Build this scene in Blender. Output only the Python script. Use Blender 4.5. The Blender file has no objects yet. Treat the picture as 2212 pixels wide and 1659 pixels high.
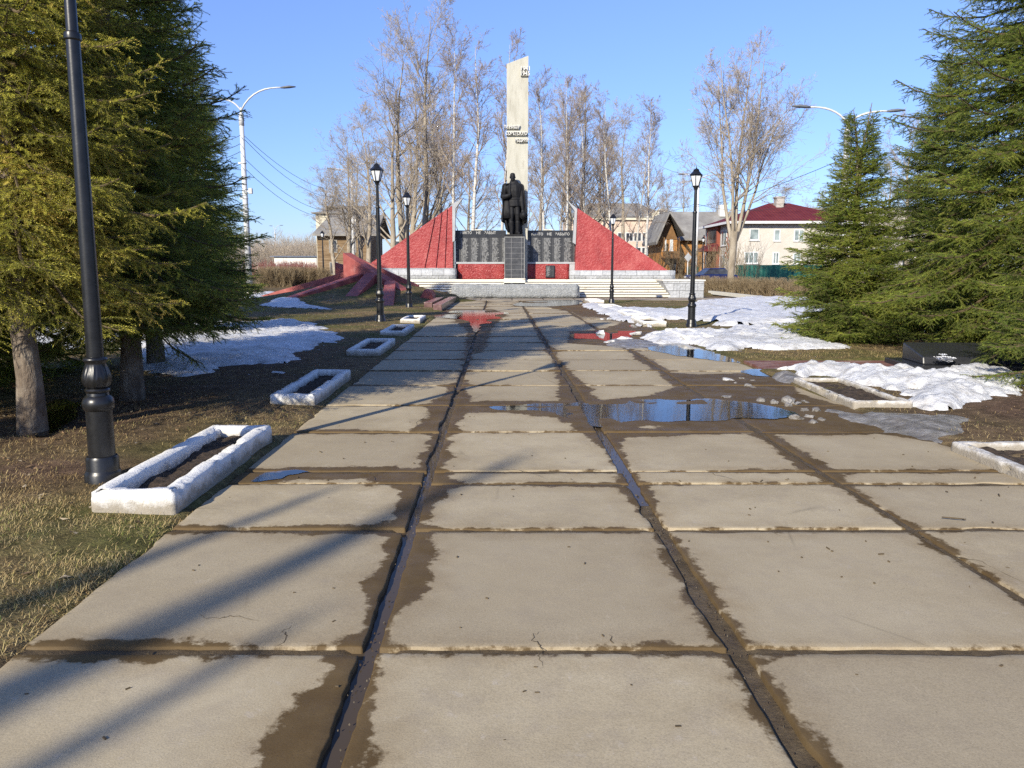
import bpy, bmesh, math, random
import numpy as np
from mathutils import Vector, Matrix
from mathutils.geometry import tessellate_polygon

rng = np.random.default_rng(7)
random.seed(7)
R = math.radians
sc = bpy.context.scene
col = sc.collection

# ------------------------------------------------------------------ camera survey
F, CX, CY, YH, EYE = 1700.0, 1106.0, 829.5, 576.0, 1.6
PITCH = math.atan((CY - YH) / F)
CP, SP = math.cos(PITCH), math.sin(PITCH)


def ray(x, y):
    u, v = (x - CX) / F, (CY - y) / F
    return (u, CP + v * SP, -SP + v * CP)


def G(x, y, z=0.0):
    d = ray(x, y)
    t = (z - EYE) / d[2]
    return (d[0] * t, d[1] * t, z)


def P(x, y, Y):
    d = ray(x, y)
    t = Y / d[1]
    return (d[0] * t, Y, EYE + d[2] * t)


# ------------------------------------------------------------------ noise
def _h(ix, iy, seed):
    n = (ix.astype(np.int64) * 374761393 + iy.astype(np.int64) * 668265263 + seed * 1442695041) & 0xffffffff
    n = ((n ^ (n >> 13)) * 1274126177) & 0xffffffff
    return ((n ^ (n >> 16)) & 0xffffffff) / 4294967295.0


def vnoise(x, y, seed=0):
    x = np.asarray(x, float); y = np.asarray(y, float)
    ix = np.floor(x); iy = np.floor(y)
    fx = x - ix; fy = y - iy
    fx = fx * fx * (3 - 2 * fx); fy = fy * fy * (3 - 2 * fy)
    ix = ix.astype(np.int64); iy = iy.astype(np.int64)
    a = _h(ix, iy, seed); b = _h(ix + 1, iy, seed)
    c = _h(ix, iy + 1, seed); d = _h(ix + 1, iy + 1, seed)
    return (a * (1 - fx) + b * fx) * (1 - fy) + (c * (1 - fx) + d * fx) * fy


def fbm(x, y, seed=0, o=4):
    s = 0; a = .5; t = 0
    for k in range(o):
        s = s + a * vnoise(np.asarray(x) * 2 ** k, np.asarray(y) * 2 ** k, seed + k * 17)
        t += a; a *= .5
    return s / t


def sdf(poly, x, y):
    """signed distance to a polygon, positive inside"""
    x = np.asarray(x, float); y = np.asarray(y, float)
    d = np.full(x.shape, 1e9); ins = np.zeros(x.shape, bool)
    n = len(poly)
    for i in range(n):
        ax, ay = poly[i][:2]; bx, by = poly[(i + 1) % n][:2]
        ex, ey = bx - ax, by - ay
        t = np.clip(((x - ax) * ex + (y - ay) * ey) / (ex * ex + ey * ey + 1e-12), 0, 1)
        d = np.minimum(d, (x - ax - t * ex) ** 2 + (y - ay - t * ey) ** 2)
        c = ((ay > y) != (by > y)) & (x < (bx - ax) * (y - ay) / (by - ay + 1e-12) + ax)
        ins ^= c
    d = np.sqrt(d)
    return np.where(ins, d, -d)


def smooth_poly(pts, sub=6, amp=0.03, seed=3):
    pts = np.array([p[:2] for p in pts]); n = len(pts); out = []
    for i in range(n):
        p0, p1, p2, p3 = pts[i - 1], pts[i], pts[(i + 1) % n], pts[(i + 2) % n]
        for k in range(sub):
            t = k / sub
            out.append(.5 * ((2 * p1) + (-p0 + p2) * t + (2 * p0 - 5 * p1 + 4 * p2 - p3) * t * t + (-p0 + 3 * p1 - 3 * p2 + p3) * t ** 3))
    o = np.array(out)
    o[:, 0] += (fbm(o[:, 0] * 5, o[:, 1] * 5, seed) - .5) * 2 * amp
    o[:, 1] += (fbm(o[:, 0] * 5, o[:, 1] * 5, seed + 9) - .5) * 4 * amp
    return o


# ------------------------------------------------------------------ objects
def mesh_np(name, V, polys_list, mats, matidx=None, smooth=True):
    """polys_list: list of (n,k) index arrays"""
    me = bpy.data.meshes.new(name)
    V = np.asarray(V, np.float32)
    me.vertices.add(len(V)); me.vertices.foreach_set('co', V.ravel())
    loops = np.concatenate([p.ravel() for p in polys_list]).astype(np.int32)
    tot = np.concatenate([np.full(len(p), p.shape[1], np.int32) for p in polys_list])
    st = np.concatenate([[0], np.cumsum(tot)[:-1]]).astype(np.int32)
    me.loops.add(len(loops)); me.loops.foreach_set('vertex_index', loops)
    me.polygons.add(len(tot)); me.polygons.foreach_set('loop_start', st)
    if matidx is not None:
        me.polygons.foreach_set('material_index', np.asarray(matidx, np.int32))
    me.polygons.foreach_set('use_smooth', np.full(len(tot), bool(smooth)))
    for m in mats: me.materials.append(m)
    me.update(calc_edges=True)
    return me


def attr(me, name, vals):
    a = me.attributes.new(name, 'FLOAT', 'POINT')
    a.data.foreach_set('value', np.asarray(vals, np.float32))


def link(name, me, parent=None, loc=None):
    o = bpy.data.objects.new(name, me); col.objects.link(o)
    if parent is not None: o.parent = parent
    if loc is not None: o.location = loc
    return o


def tag(o, label=None, cat=None, group=None, kind=None):
    if label: o['label'] = label
    if cat: o['category'] = cat
    if group: o['group'] = group
    if kind: o['kind'] = kind
    return o


def thing(name, label, cat, loc=(0, 0, 0), rz=0.0, group=None, scale=1.0):
    o = bpy.data.objects.new(name, None); col.objects.link(o)
    o.empty_display_size = .3
    o.location = loc; o.rotation_euler = (0, 0, rz); o.scale = (scale,) * 3
    return tag(o, label, cat, group)


def copy_tree(o, parent=None):
    c = o.copy(); col.objects.link(c); c.parent = parent
    for ch in o.children: copy_tree(ch, c)
    return c


class MB:
    def __init__(s):
        s.v = []; s.f = []; s.m = []; s.sm = []

    def add(s, vs, fs, m=0, smooth=False):
        b = len(s.v); s.v += [tuple(p) for p in vs]
        for f in fs: s.f.append([i + b for i in f]); s.m.append(m); s.sm.append(smooth)

    def box(s, x0, x1, y0, y1, z0, z1, m=0, ch=0.0):
        if ch <= 0:
            vs = [(x, y, z) for z in (z0, z1) for y in (y0, y1) for x in (x0, x1)]
            s.add(vs, [(0, 2, 3, 1), (4, 5, 7, 6), (0, 1, 5, 4), (2, 6, 7, 3), (0, 4, 6, 2), (1, 3, 7, 5)], m)
            return
        bm = bmesh.new()
        bmesh.ops.create_cube(bm, size=1, matrix=Matrix.Translation(((x0 + x1) / 2, (y0 + y1) / 2, (z0 + z1) / 2)) @ Matrix.Diagonal((x1 - x0, y1 - y0, z1 - z0, 1)))
        bmesh.ops.bevel(bm, geom=bm.edges[:], offset=ch, segments=2, affect='EDGES', profile=.6)
        bm.verts.index_update()
        s.add([v.co[:] for v in bm.verts], [[v.index for v in f.verts] for f in bm.faces], m)
        bm.free()

    def hexa(s, b, t, m=0):
        """b, t: four bottom and four top corners, counter-clockwise"""
        s.add(list(b) + list(t), [(3, 2, 1, 0), (4, 5, 6, 7), (0, 1, 5, 4), (1, 2, 6, 5), (2, 3, 7, 6), (3, 0, 4, 7)], m)

    def prism(s, poly, a, b, m=0):
        """poly in XZ; extruded from y=a to y=b"""
        n = len(poly)
        tri = tessellate_polygon([[Vector((p[0], p[1], 0)) for p in poly]])
        vs = [(p[0], a, p[1]) for p in poly] + [(p[0], b, p[1]) for p in poly]
        fs = [list(t) for t in tri] + [[i + n for i in reversed(t)] for t in tri]
        fs += [[i, (i + 1) % n, (i + 1) % n + n, i + n] for i in range(n)]
        s.add(vs, fs, m)

    def slab(s, poly, z0, z1, m=0):
        n = len(poly)
        tri = tessellate_polygon([[Vector((p[0], p[1], 0)) for p in poly]])
        vs = [(p[0], p[1], z0) for p in poly] + [(p[0], p[1], z1) for p in poly]
        fs = [list(t) for t in tri] + [[i + n for i in t] for t in tri]
        fs += [[i, (i + 1) % n, (i + 1) % n + n, i + n] for i in range(n)]
        s.add(vs, fs, m)

    def loft(s, pts, rx, ry=None, n=10, m=0, smooth=True, cap=True, fold=None, up=None):
        """tube along pts with elliptic radii"""
        if ry is None: ry = rx
        pts = [Vector(p) for p in pts]; k = len(pts); vs = []
        if not hasattr(rx, '__len__'): rx = [rx] * k
        if not hasattr(ry, '__len__'): ry = [ry] * k
        side = None
        for i in range(k):
            t = (pts[min(i + 1, k - 1)] - pts[max(i - 1, 0)]).normalized()
            if up is not None: side = Vector(up) - t * t.dot(Vector(up)); side.normalize()
            elif side is None:
                side = t.cross(Vector((0, 1, 0)) if abs(t.y) < .9 else Vector((1, 0, 0))).normalized()
            else: side = (side - t * side.dot(t)).normalized()
            o = t.cross(side)
            for j in range(n):
                a = 2 * math.pi * j / n
                q = 1 if fold is None else fold(i / (k - 1), a)
                vs.append(pts[i] + side * (rx[i] * q * math.cos(a)) + o * (ry[i] * q * math.sin(a)))
        fs = [[i * n + j, i * n + (j + 1) % n, (i + 1) * n + (j + 1) % n, (i + 1) * n + j] for i in range(k - 1) for j in range(n)]
        if cap: fs += [list(range(n))[::-1], [(k - 1) * n + j for j in range(n)]]
        s.add(vs, fs, m, smooth)

    def lathe(s, prof, n=24, m=0, c=(0, 0, 0), mod=None, smooth=True, rot=0.0):
        vs = []
        for r, z in prof:
            for j in range(n):
                a = 2 * math.pi * j / n + rot
                q = r if mod is None else mod(r, z, a)
                vs.append((c[0] + q * math.cos(a), c[1] + q * math.sin(a), c[2] + z))
        k = len(prof)
        fs = [[i * n + j, i * n + (j + 1) % n, (i + 1) * n + (j + 1) % n, (i + 1) * n + j] for i in range(k - 1) for j in range(n)]
        fs += [list(range(n))[::-1], [(k - 1) * n + j for j in range(n)]]
        s.add(vs, fs, m, smooth)

    def mesh(s, name, mats):
        me = bpy.data.meshes.new(name)
        me.from_pydata(s.v, [], s.f)
        if not isinstance(mats, (list, tuple)): mats = [mats]
        for m in mats: me.materials.append(m)
        me.polygons.foreach_set('material_index', s.m)
        me.polygons.foreach_set('use_smooth', s.sm)
        bm = bmesh.new(); bm.from_mesh(me)
        bmesh.ops.recalc_face_normals(bm, faces=bm.faces[:])
        bm.to_mesh(me); bm.free()
        me.update()
        return me

    def build(s, name, mats, parent=None, sharp=None):
        me = s.mesh(name, mats)
        if sharp is not None: me.set_sharp_from_angle(angle=R(sharp))
        return link(name, me, parent)


def bake(o):
    """apply the modifiers of o"""
    dg = bpy.context.evaluated_depsgraph_get(); dg.update()
    me = bpy.data.meshes.new_from_object(o.evaluated_get(dg))
    o.modifiers.clear(); o.data = me
    return o


def text_obj(name, body, size, depth, m, loc, parent, sx=1.0, bold=0.0, align='LEFT'):
    cu = bpy.data.curves.new(name, 'FONT'); cu.body = body; cu.size = size; cu.extrude = depth; cu.offset = bold
    cu.align_x = align
    t = bpy.data.objects.new(name, cu); col.objects.link(t)
    dg = bpy.context.evaluated_depsgraph_get(); dg.update()
    me = bpy.data.meshes.new_from_object(t.evaluated_get(dg))
    bpy.data.objects.remove(t)
    me.materials.clear(); me.materials.append(m)
    xs = [v.co.x for v in me.vertices]
    w = max(xs) - min(xs)
    o = link(name, me, parent, loc)
    o.rotation_euler = (R(90), 0, 0); o.scale = (sx, 1, 1)
    return o, w


# ------------------------------------------------------------------ materials
class NT:
    def __init__(s, name):
        s.m = bpy.data.materials.new(name); s.m.use_nodes = True
        s.t = s.m.node_tree; s.t.nodes.clear()
        s.out = s.t.nodes.new('ShaderNodeOutputMaterial')
        s.b = s.n('ShaderNodeBsdfPrincipled')
        s.l(s.b.outputs[0], s.out.inputs[0])

    def n(s, typ, **k):
        x = s.t.nodes.new(typ)
        for a, v in k.items(): setattr(x, a, v)
        return x

    def l(s, a, b): s.t.links.new(a, b)

    def put(s, sock, v):
        if hasattr(v, 'links'): s.l(v, sock)
        else:
            if hasattr(sock.default_value, '__len__') and hasattr(v, '__len__') and len(v) == 3 and len(sock.default_value) == 4: v = tuple(v) + (1,)
            sock.default_value = v

    def pos(s): return s.n('ShaderNodeNewGeometry').outputs['Position']
    def obj(s): return s.n('ShaderNodeTexCoord').outputs['Object']
    def attr(s, name): return s.n('ShaderNodeAttribute', attribute_name=name).outputs['Fac']

    def noise(s, co, scale, detail=4, rough=.55, dist=0.0):
        x = s.n('ShaderNodeTexNoise'); s.l(co, x.inputs['Vector'])
        x.inputs['Scale'].default_value = scale; x.inputs['Detail'].default_value = detail
        x.inputs['Roughness'].default_value = rough; x.inputs['Distortion'].default_value = dist
        return x.outputs['Fac']

    def voro(s, co, scale, feature='F1'):
        x = s.n('ShaderNodeTexVoronoi', feature=feature); s.l(co, x.inputs['Vector'])
        x.inputs['Scale'].default_value = scale
        return x.outputs['Distance']

    def scale(s, co, v):
        x = s.n('ShaderNodeMapping'); s.l(co, x.inputs['Vector']); x.inputs['Scale'].default_value = v
        return x.outputs[0]

    def ramp(s, fac, stops):
        x = s.n('ShaderNodeValToRGB'); e = x.color_ramp.elements
        while len(e) < len(stops): e.new(.5)
        for i, (p, c) in enumerate(stops):
            e[i].position = p
            e[i].color = tuple(c) + (1,) if hasattr(c, '__len__') else (c, c, c, 1)
        s.put(x.inputs[0], fac)
        return x.outputs[0]

    def mix(s, fac, a, b, mode='MIX'):
        x = s.n('ShaderNodeMix', data_type='RGBA', blend_type=mode)
        s.put(x.inputs[0], fac); s.put(x.inputs[6], a); s.put(x.inputs[7], b)
        return x.outputs[2]

    def math(s, op, a, b=0.0, c=None, clamp=False):
        x = s.n('ShaderNodeMath', operation=op, use_clamp=clamp)
        s.put(x.inputs[0], a); s.put(x.inputs[1], b)
        if c is not None: s.put(x.inputs[2], c)
        return x.outputs[0]

    def bump(s, h, strength=.3, dist=.02):
        x = s.n('ShaderNodeBump'); x.inputs['Strength'].default_value = strength
        x.inputs['Distance'].default_value = dist
        s.l(h, x.inputs['Height']); s.l(x.outputs[0], s.b.inputs['Normal'])

    def set(s, color=None, rough=None, spec=None, metal=None):
        if color is not None: s.put(s.b.inputs['Base Color'], color)
        if rough is not None: s.put(s.b.inputs['Roughness'], rough)
        if spec is not None: s.put(s.b.inputs['Specular IOR Level'], spec)
        if metal is not None: s.put(s.b.inputs['Metallic'], metal)
        return s


def pm(name, stops, scale=4, rough=.8, bump=.3, bscale=30, bdist=.02, detail=6, world=False, metal=0, spec=.3, stretch=None):
    t = NT(name); co = t.pos() if world else t.obj()
    c2 = t.scale(co, stretch) if stretch else co
    t.set(t.ramp(t.noise(c2, scale, detail), stops), rough, spec, metal)
    if bump: t.bump(t.noise(c2, bscale, 5, .6), bump, bdist)
    return t.m


M = {}
# paving concrete
t = NT('paving_concrete'); p = t.pos()
big = t.noise(p, .9, 7, .68); mid = t.noise(p, 5, 6, .65); fine = t.noise(p, 140, 3, .7)
c = t.ramp(big, [(.3, (.31, .252, .160)), (.5, (.40, .333, .218)), (.68, (.46, .392, .268))])
c = t.mix(t.ramp(mid, [(.3, 0.0), (.5, .0), (.72, .5)]), c, (.30, .25, .185))
c = t.mix(t.ramp(t.noise(p, 11, 5, .7, .4), [(.60, 0.), (.70, .55)]), c, (.46, .40, .315))
c = t.mix(t.math('MULTIPLY', t.attr('tone'), .7), c, (.28, .228, .15))
grain = t.ramp(fine, [(.25, .72), (.5, 1.0), (.8, 1.22)])
c = t.mix(1.0, c, grain, 'MULTIPLY')
pit = t.ramp(t.voro(p, 42), [(.035, .45), (.09, 1.0)])
c = t.mix(t.ramp(t.noise(p, 6, 2), [(.45, 0.), (.6, .9)]), c, t.mix(1.0, c, pit, 'MULTIPLY'))
chip = t.ramp(t.voro(p, 17), [(.02, 1.), (.05, 0.)])
c = t.mix(t.math('MULTIPLY', chip, .6), c, (.58, .52, .42))
fl = t.ramp(t.voro(t.scale(p, (1, 2.2, 1)), 46), [(.05, 1.), (.10, 0.)])
c = t.mix(t.math('MULTIPLY', fl, t.ramp(t.noise(p, 5, 3), [(.45, 0.), (.6, .6)])), c, (.56, .50, .40))
dk = t.ramp(t.voro(p, 9.3), [(.022, 1.), (.045, 0.)])
c = t.mix(t.math('MULTIPLY', dk, .55), c, (.13, .105, .07))
hair = t.ramp(t.voro(t.mix(.12, p, t.n('ShaderNodeTexNoise').outputs[1]), .55, 'DISTANCE_TO_EDGE'), [(.0, .55), (.006, 1.0)])
c = t.mix(t.ramp(t.noise(p, .7, 2), [(.56, 0.), (.62, .55)]), c, t.mix(1.0, c, hair, 'MULTIPLY'))
sc_ = t.noise(t.scale(p, (26, 3, 1)), 1.0, 6, .75)
c = t.mix(t.ramp(sc_, [(.62, 0.), (.72, .4)]), c, (.52, .46, .35))
c = t.mix(t.ramp(t.noise(p, 2.3, 7, .72, .6), [(.54, 0.), (.68, .38)]), c, (.285, .235, .165))
w = t.math('ADD', t.attr('wet'), t.math('MULTIPLY', t.math('SUBTRACT', t.noise(p, 7, 7, .68), .5), .26))
w = t.ramp(t.math('ADD', w, .5), [(.49, 0.), (.515, 1.)])
damp = t.ramp(t.math('ADD', t.attr('wet'), .5), [(.33, 0.), (.5, 1.)])
c = t.mix(t.math('MULTIPLY', damp, t.ramp(t.noise(p, 3.5, 5, .7), [(.35, .05), (.65, .6)])), c, t.mix(1.0, c, (.66, .57, .45), 'MULTIPLY'))
wc = t.mix(1.0, c, (.36, .275, .17), 'MULTIPLY')
silt = t.ramp(t.noise(p, 3.0, 6, .7), [(.4, (.075, .056, .03)), (.7, (.135, .105, .06))])
wc = t.mix(.45, wc, silt)
c = t.mix(w, c, wc)
wr = t.ramp(t.noise(p, 4, 4), [(.4, .5), (.65, .75)])
t.set(c, t.mix(w, (.85,) * 3, wr), t.math('SUBTRACT', .3, t.math('MULTIPLY', w, .2)))
t.bump(t.math('ADD', t.math('MULTIPLY', fine, .5), t.math('ADD', t.math('MULTIPLY', mid, 1.2), pit)), .35, .006)
M['concrete'] = t.m
# joint mud
t = NT('joint_mud'); p = t.pos()
c = t.ramp(t.noise(p, 9, 7, .7), [(.3, (.055, .039, .022)), (.55, (.105, .077, .044)), (.75, (.16, .12, .07))])
t.set(c, t.ramp(t.noise(p, 3, 3), [(.4, .5), (.6, .95)]), .25); t.bump(t.noise(p, 38, 6, .75), .7, .02)
M['mud'] = t.m
# water
t = NT('puddle_water'); t.t.nodes.remove(t.b)
gl = t.n('ShaderNodeBsdfGlossy'); gl.inputs['Roughness'].default_value = .012; gl.inputs['Color'].default_value = (.80, .80, .80, 1)
tr = t.n('ShaderNodeBsdfTransparent'); tr.inputs['Color'].default_value = (.72, .66, .58, 1)
fr = t.n('ShaderNodeFresnel'); fr.inputs['IOR'].default_value = 1.36
bp = t.n('ShaderNodeBump'); bp.inputs['Strength'].default_value = .05; bp.inputs['Distance'].default_value = .01
t.l(t.noise(t.scale(t.pos(), (3, 9, 1)), 2.0, 3), bp.inputs['Height']); t.l(bp.outputs[0], gl.inputs['Normal'])
mx = t.n('ShaderNodeMixShader')
t.l(t.math('ADD', t.math('MULTIPLY', fr.outputs[0], 1.15), .03, clamp=True), mx.inputs[0]); t.l(tr.outputs[0], mx.inputs[1]); t.l(gl.outputs[0], mx.inputs[2])
t.l(mx.outputs[0], t.out.inputs[0]); M['water'] = t.m
t = NT('murky_water'); t.set((.07, .052, .034), .9, 0)
gl = t.n('ShaderNodeBsdfGlossy'); gl.inputs['Roughness'].default_value = .03
fr = t.n('ShaderNodeFresnel'); fr.inputs['IOR'].default_value = 1.33
mx = t.n('ShaderNodeMixShader'); t.l(t.math('MULTIPLY', fr.outputs[0], .75), mx.inputs[0]); t.l(t.b.outputs[0], mx.inputs[1]); t.l(gl.outputs[0], mx.inputs[2]); t.l(mx.outputs[0], t.out.inputs[0]); M['murky'] = t.m
# ground
t = NT('lawn_ground'); p = t.pos()
a = t.noise(p, .55, 6, .6); b = t.noise(p, 6, 7, .7); f = t.noise(p, 60, 4, .7)
c = t.ramp(b, [(.28, (.06, .042, .025)), (.45, (.16, .112, .06)), (.6, (.26, .19, .095)), (.75, (.37, .29, .155))])
c = t.mix(t.ramp(a, [(.42, 0.), (.6, .8)]), c, t.ramp(b, [(.3, (.045, .05, .015)), (.6, (.12, .125, .035)), (.8, (.22, .19, .07))]))
c = t.mix(t.attr('soil'), c, t.ramp(b, [(.3, (.055, .037, .026)), (.55, (.14, .09, .06)), (.75, (.23, .155, .105))]))
c = t.mix(1.0, c, t.ramp(f, [(.25, .55), (.5, 1.), (.75, 1.4)]), 'MULTIPLY')
t.set(c, .95, .1); t.bump(t.math('ADD', t.math('MULTIPLY', b, 2), f), .8, .03)
M['ground'] = t.m
# grass blades
t = NT('dry_grass'); c = t.ramp(t.attr('tint'), [(0., (.13, .085, .04)), (.3, (.30, .205, .085)), (.6, (.46, .35, .17)), (.85, (.30, .26, .085)), (1., (.13, .17, .035))])
t.set(c, .8, .2); M['grass'] = t.m
# snow
for nm, dirt in (('snow', .0), ('ice', 1.)):
    t = NT('old_' + nm); p = t.pos()
    g = t.noise(p, 2.2, 6, .65); h = t.noise(p, 22, 6, .75)
    if dirt == 0:
        c = t.ramp(g, [(.3, (.50, .505, .515)), (.5, (.68, .685, .69)), (.7, (.77, .77, .77))])
        c = t.mix(t.ramp(t.noise(p, 5, 7, .75), [(.50, 0.), (.68, .7)]), c, (.29, .26, .215))
        c = t.mix(t.ramp(t.noise(p, 1.1, 7, .7), [(.50, 0.), (.66, .55)]), c, (.33, .30, .255))
        c = t.mix(t.ramp(t.voro(p, 30), [(.05, .7), (.09, 0.)]), c, (.16, .12, .08))
        r = .6
    else:
        c = t.ramp(t.noise(p, 4, 8, .75), [(.3, (.08, .065, .05)), (.5, (.20, .185, .165)), (.7, (.42, .41, .40))])
        r = t.ramp(g, [(.4, .2), (.6, .6)])
    t.set(c, r, .4); t.bump(t.math('ADD', t.math('MULTIPLY', g, 3), h), .75, .035)
    M[nm] = t.m
# whitewash
t = NT('whitewashed_concrete'); p = t.obj()
n1 = t.noise(p, 14, 7, .75)
c = t.ramp(n1, [(.20, (.25, .22, .18)), (.27, (.60, .58, .53)), (.33, (.74, .725, .69)), (.7, (.79, .78, .75))])
geo = t.n('ShaderNodeSeparateXYZ'); t.l(t.pos(), geo.inputs[0])
splash = t.math('SUBTRACT', t.math('MULTIPLY', t.noise(p, 9, 5, .7), .20), geo.outputs[2])
c = t.mix(t.ramp(t.math('ADD', splash, .5), [(.47, 0.), (.55, .85)]), c, (.25, .21, .15))
t.set(c, .9, .15); t.bump(t.math('ADD', t.noise(p, 30, 6, .75), t.math('MULTIPLY', n1, 1.5)), .55, .02)
M['white'] = t.m
t = NT('white_step_paint'); p = t.pos()
c = t.ramp(t.noise(t.scale(p, (.8, 2, 3)), 1.6, 8, .75), [(.33, (.27, .21, .15)), (.39, (.60, .58, .50)), (.7, (.67, .65, .575))])
t.set(c, .85, .2); t.bump(t.noise(p, 12, 5), .4, .02); M['step'] = t.m
M['soil'] = pm('planter_soil', [(.3, (.025, .018, .012)), (.6, (.075, .052, .035)), (.8, (.13, .10, .07))], 16, .95, .9, 40, .03, world=True)
# red paint on rough render
t = NT('red_painted_render'); p = t.obj()
c = t.ramp(t.noise(p, 1.3, 7, .65), [(.3, (.245, .030, .031)), (.5, (.315, .042, .042)), (.72, (.38, .085, .078))])
c = t.mix(t.ramp(t.noise(t.scale(p, (1, 1, .25)), 4, 6, .7), [(.6, 0.), (.75, .35)]), c, (.40, .13, .12))
t.set(c, .42, .4); t.bump(t.math('ADD', t.noise(p, 7, 4, .55), t.math('MULTIPLY', t.noise(p, 22, 3), .5)), .75, .06); M['red'] = t.m
t = NT('red_trowelled_render'); p = t.obj()
c = t.ramp(t.noise(p, 2, 7, .65), [(.3, (.22, .022, .022)), (.6, (.30, .038, .036)), (.78, (.39, .11, .10))])
t.set(c, .38, .45); t.bump(t.noise(t.scale(p, (1, 1, 1)), 9, 3, .5, 1.2), 1., .07); M['red_rough'] = t.m
M['pink'] = pm('faded_red_paint', [(.3, (.25, .060, .052)), (.55, (.31, .088, .075)), (.75, (.38, .16, .14))], 2.5, .6, .25, 14)
M['silver'] = pm('silver_grey_paint', [(.3, (.29, .30, .31)), (.6, (.36, .37, .38)), (.8, (.42, .43, .44))], 3, .55, .5, 12, .03)
t = NT('silver_rough_render'); p = t.obj()
c = t.ramp(t.noise(p, 3, 6, .65), [(.3, (.20, .21, .215)), (.6, (.275, .285, .29)), (.8, (.35, .36, .36))])
t.set(c, .5, .4); t.bump(t.noise(p, 10, 3, .55, 1.0), 1., .08); M['silver_rough'] = t.m
t = NT('grey_stone_blocks'); p = t.obj()
br = t.n('ShaderNodeTexBrick'); sx = t.n('ShaderNodeSeparateXYZ'); t.l(p, sx.inputs[0])
cb = t.n('ShaderNodeCombineXYZ'); t.l(sx.outputs[0], cb.inputs[0]); t.l(sx.outputs[2], cb.inputs[1]); t.l(cb.outputs[0], br.inputs['Vector'])
br.inputs['Color1'].default_value = (.33, .34, .35, 1); br.inputs['Color2'].default_value = (.42, .43, .44, 1); br.inputs['Mortar'].default_value = (.17, .17, .17, 1)
br.inputs['Scale'].default_value = 1; br.inputs['Mortar Size'].default_value = .008; br.inputs['Brick Width'].default_value = .62; br.inputs['Row Height'].default_value = .37
c = t.mix(1., br.outputs['Color'], t.ramp(t.noise(p, 8, 6), [(.3, .8), (.7, 1.15)]), 'MULTIPLY')
t.set(c, .6, .35); t.bump(t.math('ADD', t.math('MULTIPLY', br.outputs['Fac'], -1.5), t.noise(p, 9, 5)), .8, .05); M['blocks'] = t.m
# obelisk
t = NT('cream_obelisk'); p = t.obj()
c = t.ramp(t.noise(t.scale(p, (2, 2, .5)), 1.5, 7, .7), [(.28, (.35, .335, .275)), (.5, (.44, .425, .36)), (.72, (.49, .475, .41))])
c = t.mix(t.ramp(t.noise(t.scale(p, (2.4, 2, .55)), 2.3, 7, .75), [(.56, 0.), (.66, .5)]), c, (.27, .24, .19))
t.set(c, .85, .2); t.bump(t.noise(p, 14, 5), .4, .02); M['obelisk'] = t.m
M['title'] = pm('title_letters', [(.3, (.40, .40, .39)), (.7, (.48, .48, .46))], 5, .6, 0)
M['letter'] = pm('light_letters', [(.3, (.55, .54, .5)), (.7, (.66, .65, .61))], 5, .6, .1, 20)
M['engrave'] = pm('engraved_letters', [(.3, (.34, .34, .34)), (.7, (.46, .46, .45))], 9, .6, 0)
# black granite
t = NT('black_granite'); p = t.obj()
c = t.ramp(t.noise(p, 60, 3, .7), [(.3, (.010, .011, .014)), (.7, (.035, .036, .04))])
t.set(c, t.ramp(t.noise(p, 3, 5), [(.3, .22), (.7, .4)]), .5); M['granite'] = t.m
t = NT('granite_name_panel'); p = t.obj(); sx = t.n('ShaderNodeSeparateXYZ'); t.l(p, sx.inputs[0])
X, Z = sx.outputs[0], sx.outputs[2]
cell = t.math('DIVIDE', X, .575); row = t.math('DIVIDE', Z, .046)
fx = t.math('FRACT', cell); fz = t.math('FRACT', row)
cb = t.n('ShaderNodeCombineXYZ'); t.l(t.math('FLOOR', cell), cb.inputs[0]); t.l(t.math('FLOOR', row), cb.inputs[1])
wn = t.n('ShaderNodeTexWhiteNoise', noise_dimensions='2D'); t.l(cb.outputs[0], wn.inputs['Vector'])
end = t.math('ADD', t.math('MULTIPLY', wn.outputs[0], .25), .52)
lt = t.math('MULTIPLY', t.math('GREATER_THAN', fx, .06), t.math('LESS_THAN', fx, end))
lt = t.math('MULTIPLY', lt, t.math('GREATER_THAN', fz, .42))
strk = t.ramp(t.noise(t.scale(p, (40, 1, 8)), 1.0, 2), [(.42, 0.), (.5, 1.)])
lt = t.math('MULTIPLY', lt, strk)
seam = t.math('MAXIMUM', t.math('GREATER_THAN', t.math('FRACT', t.math('ADD', cell, .04)), .982), t.math('GREATER_THAN', t.math('FRACT', t.math('DIVIDE', Z, .46)), .985))
c = t.mix(lt, t.ramp(t.noise(p, 50, 3), [(.3, (.018, .019, .022)), (.7, (.045, .046, .05))]), (.27, .27, .265))
c = t.mix(t.math('MULTIPLY', seam, .6), c, (.22, .22, .22))
t.set(c, .4, .4); M['names'] = t.m
t = NT('tiled_pedestal_granite'); p = t.obj(); sx = t.n('ShaderNodeSeparateXYZ'); t.l(p, sx.inputs[0])
gx = t.math('GREATER_THAN', t.math('FRACT', t.math('DIVIDE', t.math('ADD', sx.outputs[0], sx.outputs[1]), .55)), .975)
gz_ = t.math('GREATER_THAN', t.math('FRACT', t.math('DIVIDE', sx.outputs[2], .29)), .965)
c = t.ramp(t.noise(p, 5, 6, .7), [(.3, (.03, .031, .034)), (.7, (.075, .076, .08))])
c = t.mix(t.math('MULTIPLY', t.math('MAXIMUM', gx, gz_), .75), c, (.30, .29, .28))
t.set(c, .35, .45); M['tiles'] = t.m
M['bronze'] = pm('dark_statue_metal', [(.3, (.006, .006, .007)), (.7, (.016, .016, .018))], 6, .65, .35, 20, .02, spec=.25)
M['black'] = pm('black_gloss_paint', [(.3, (.006, .006, .0065)), (.7, (.015, .015, .016))], 12, .33, .15, 40, .004, spec=.5)
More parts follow.
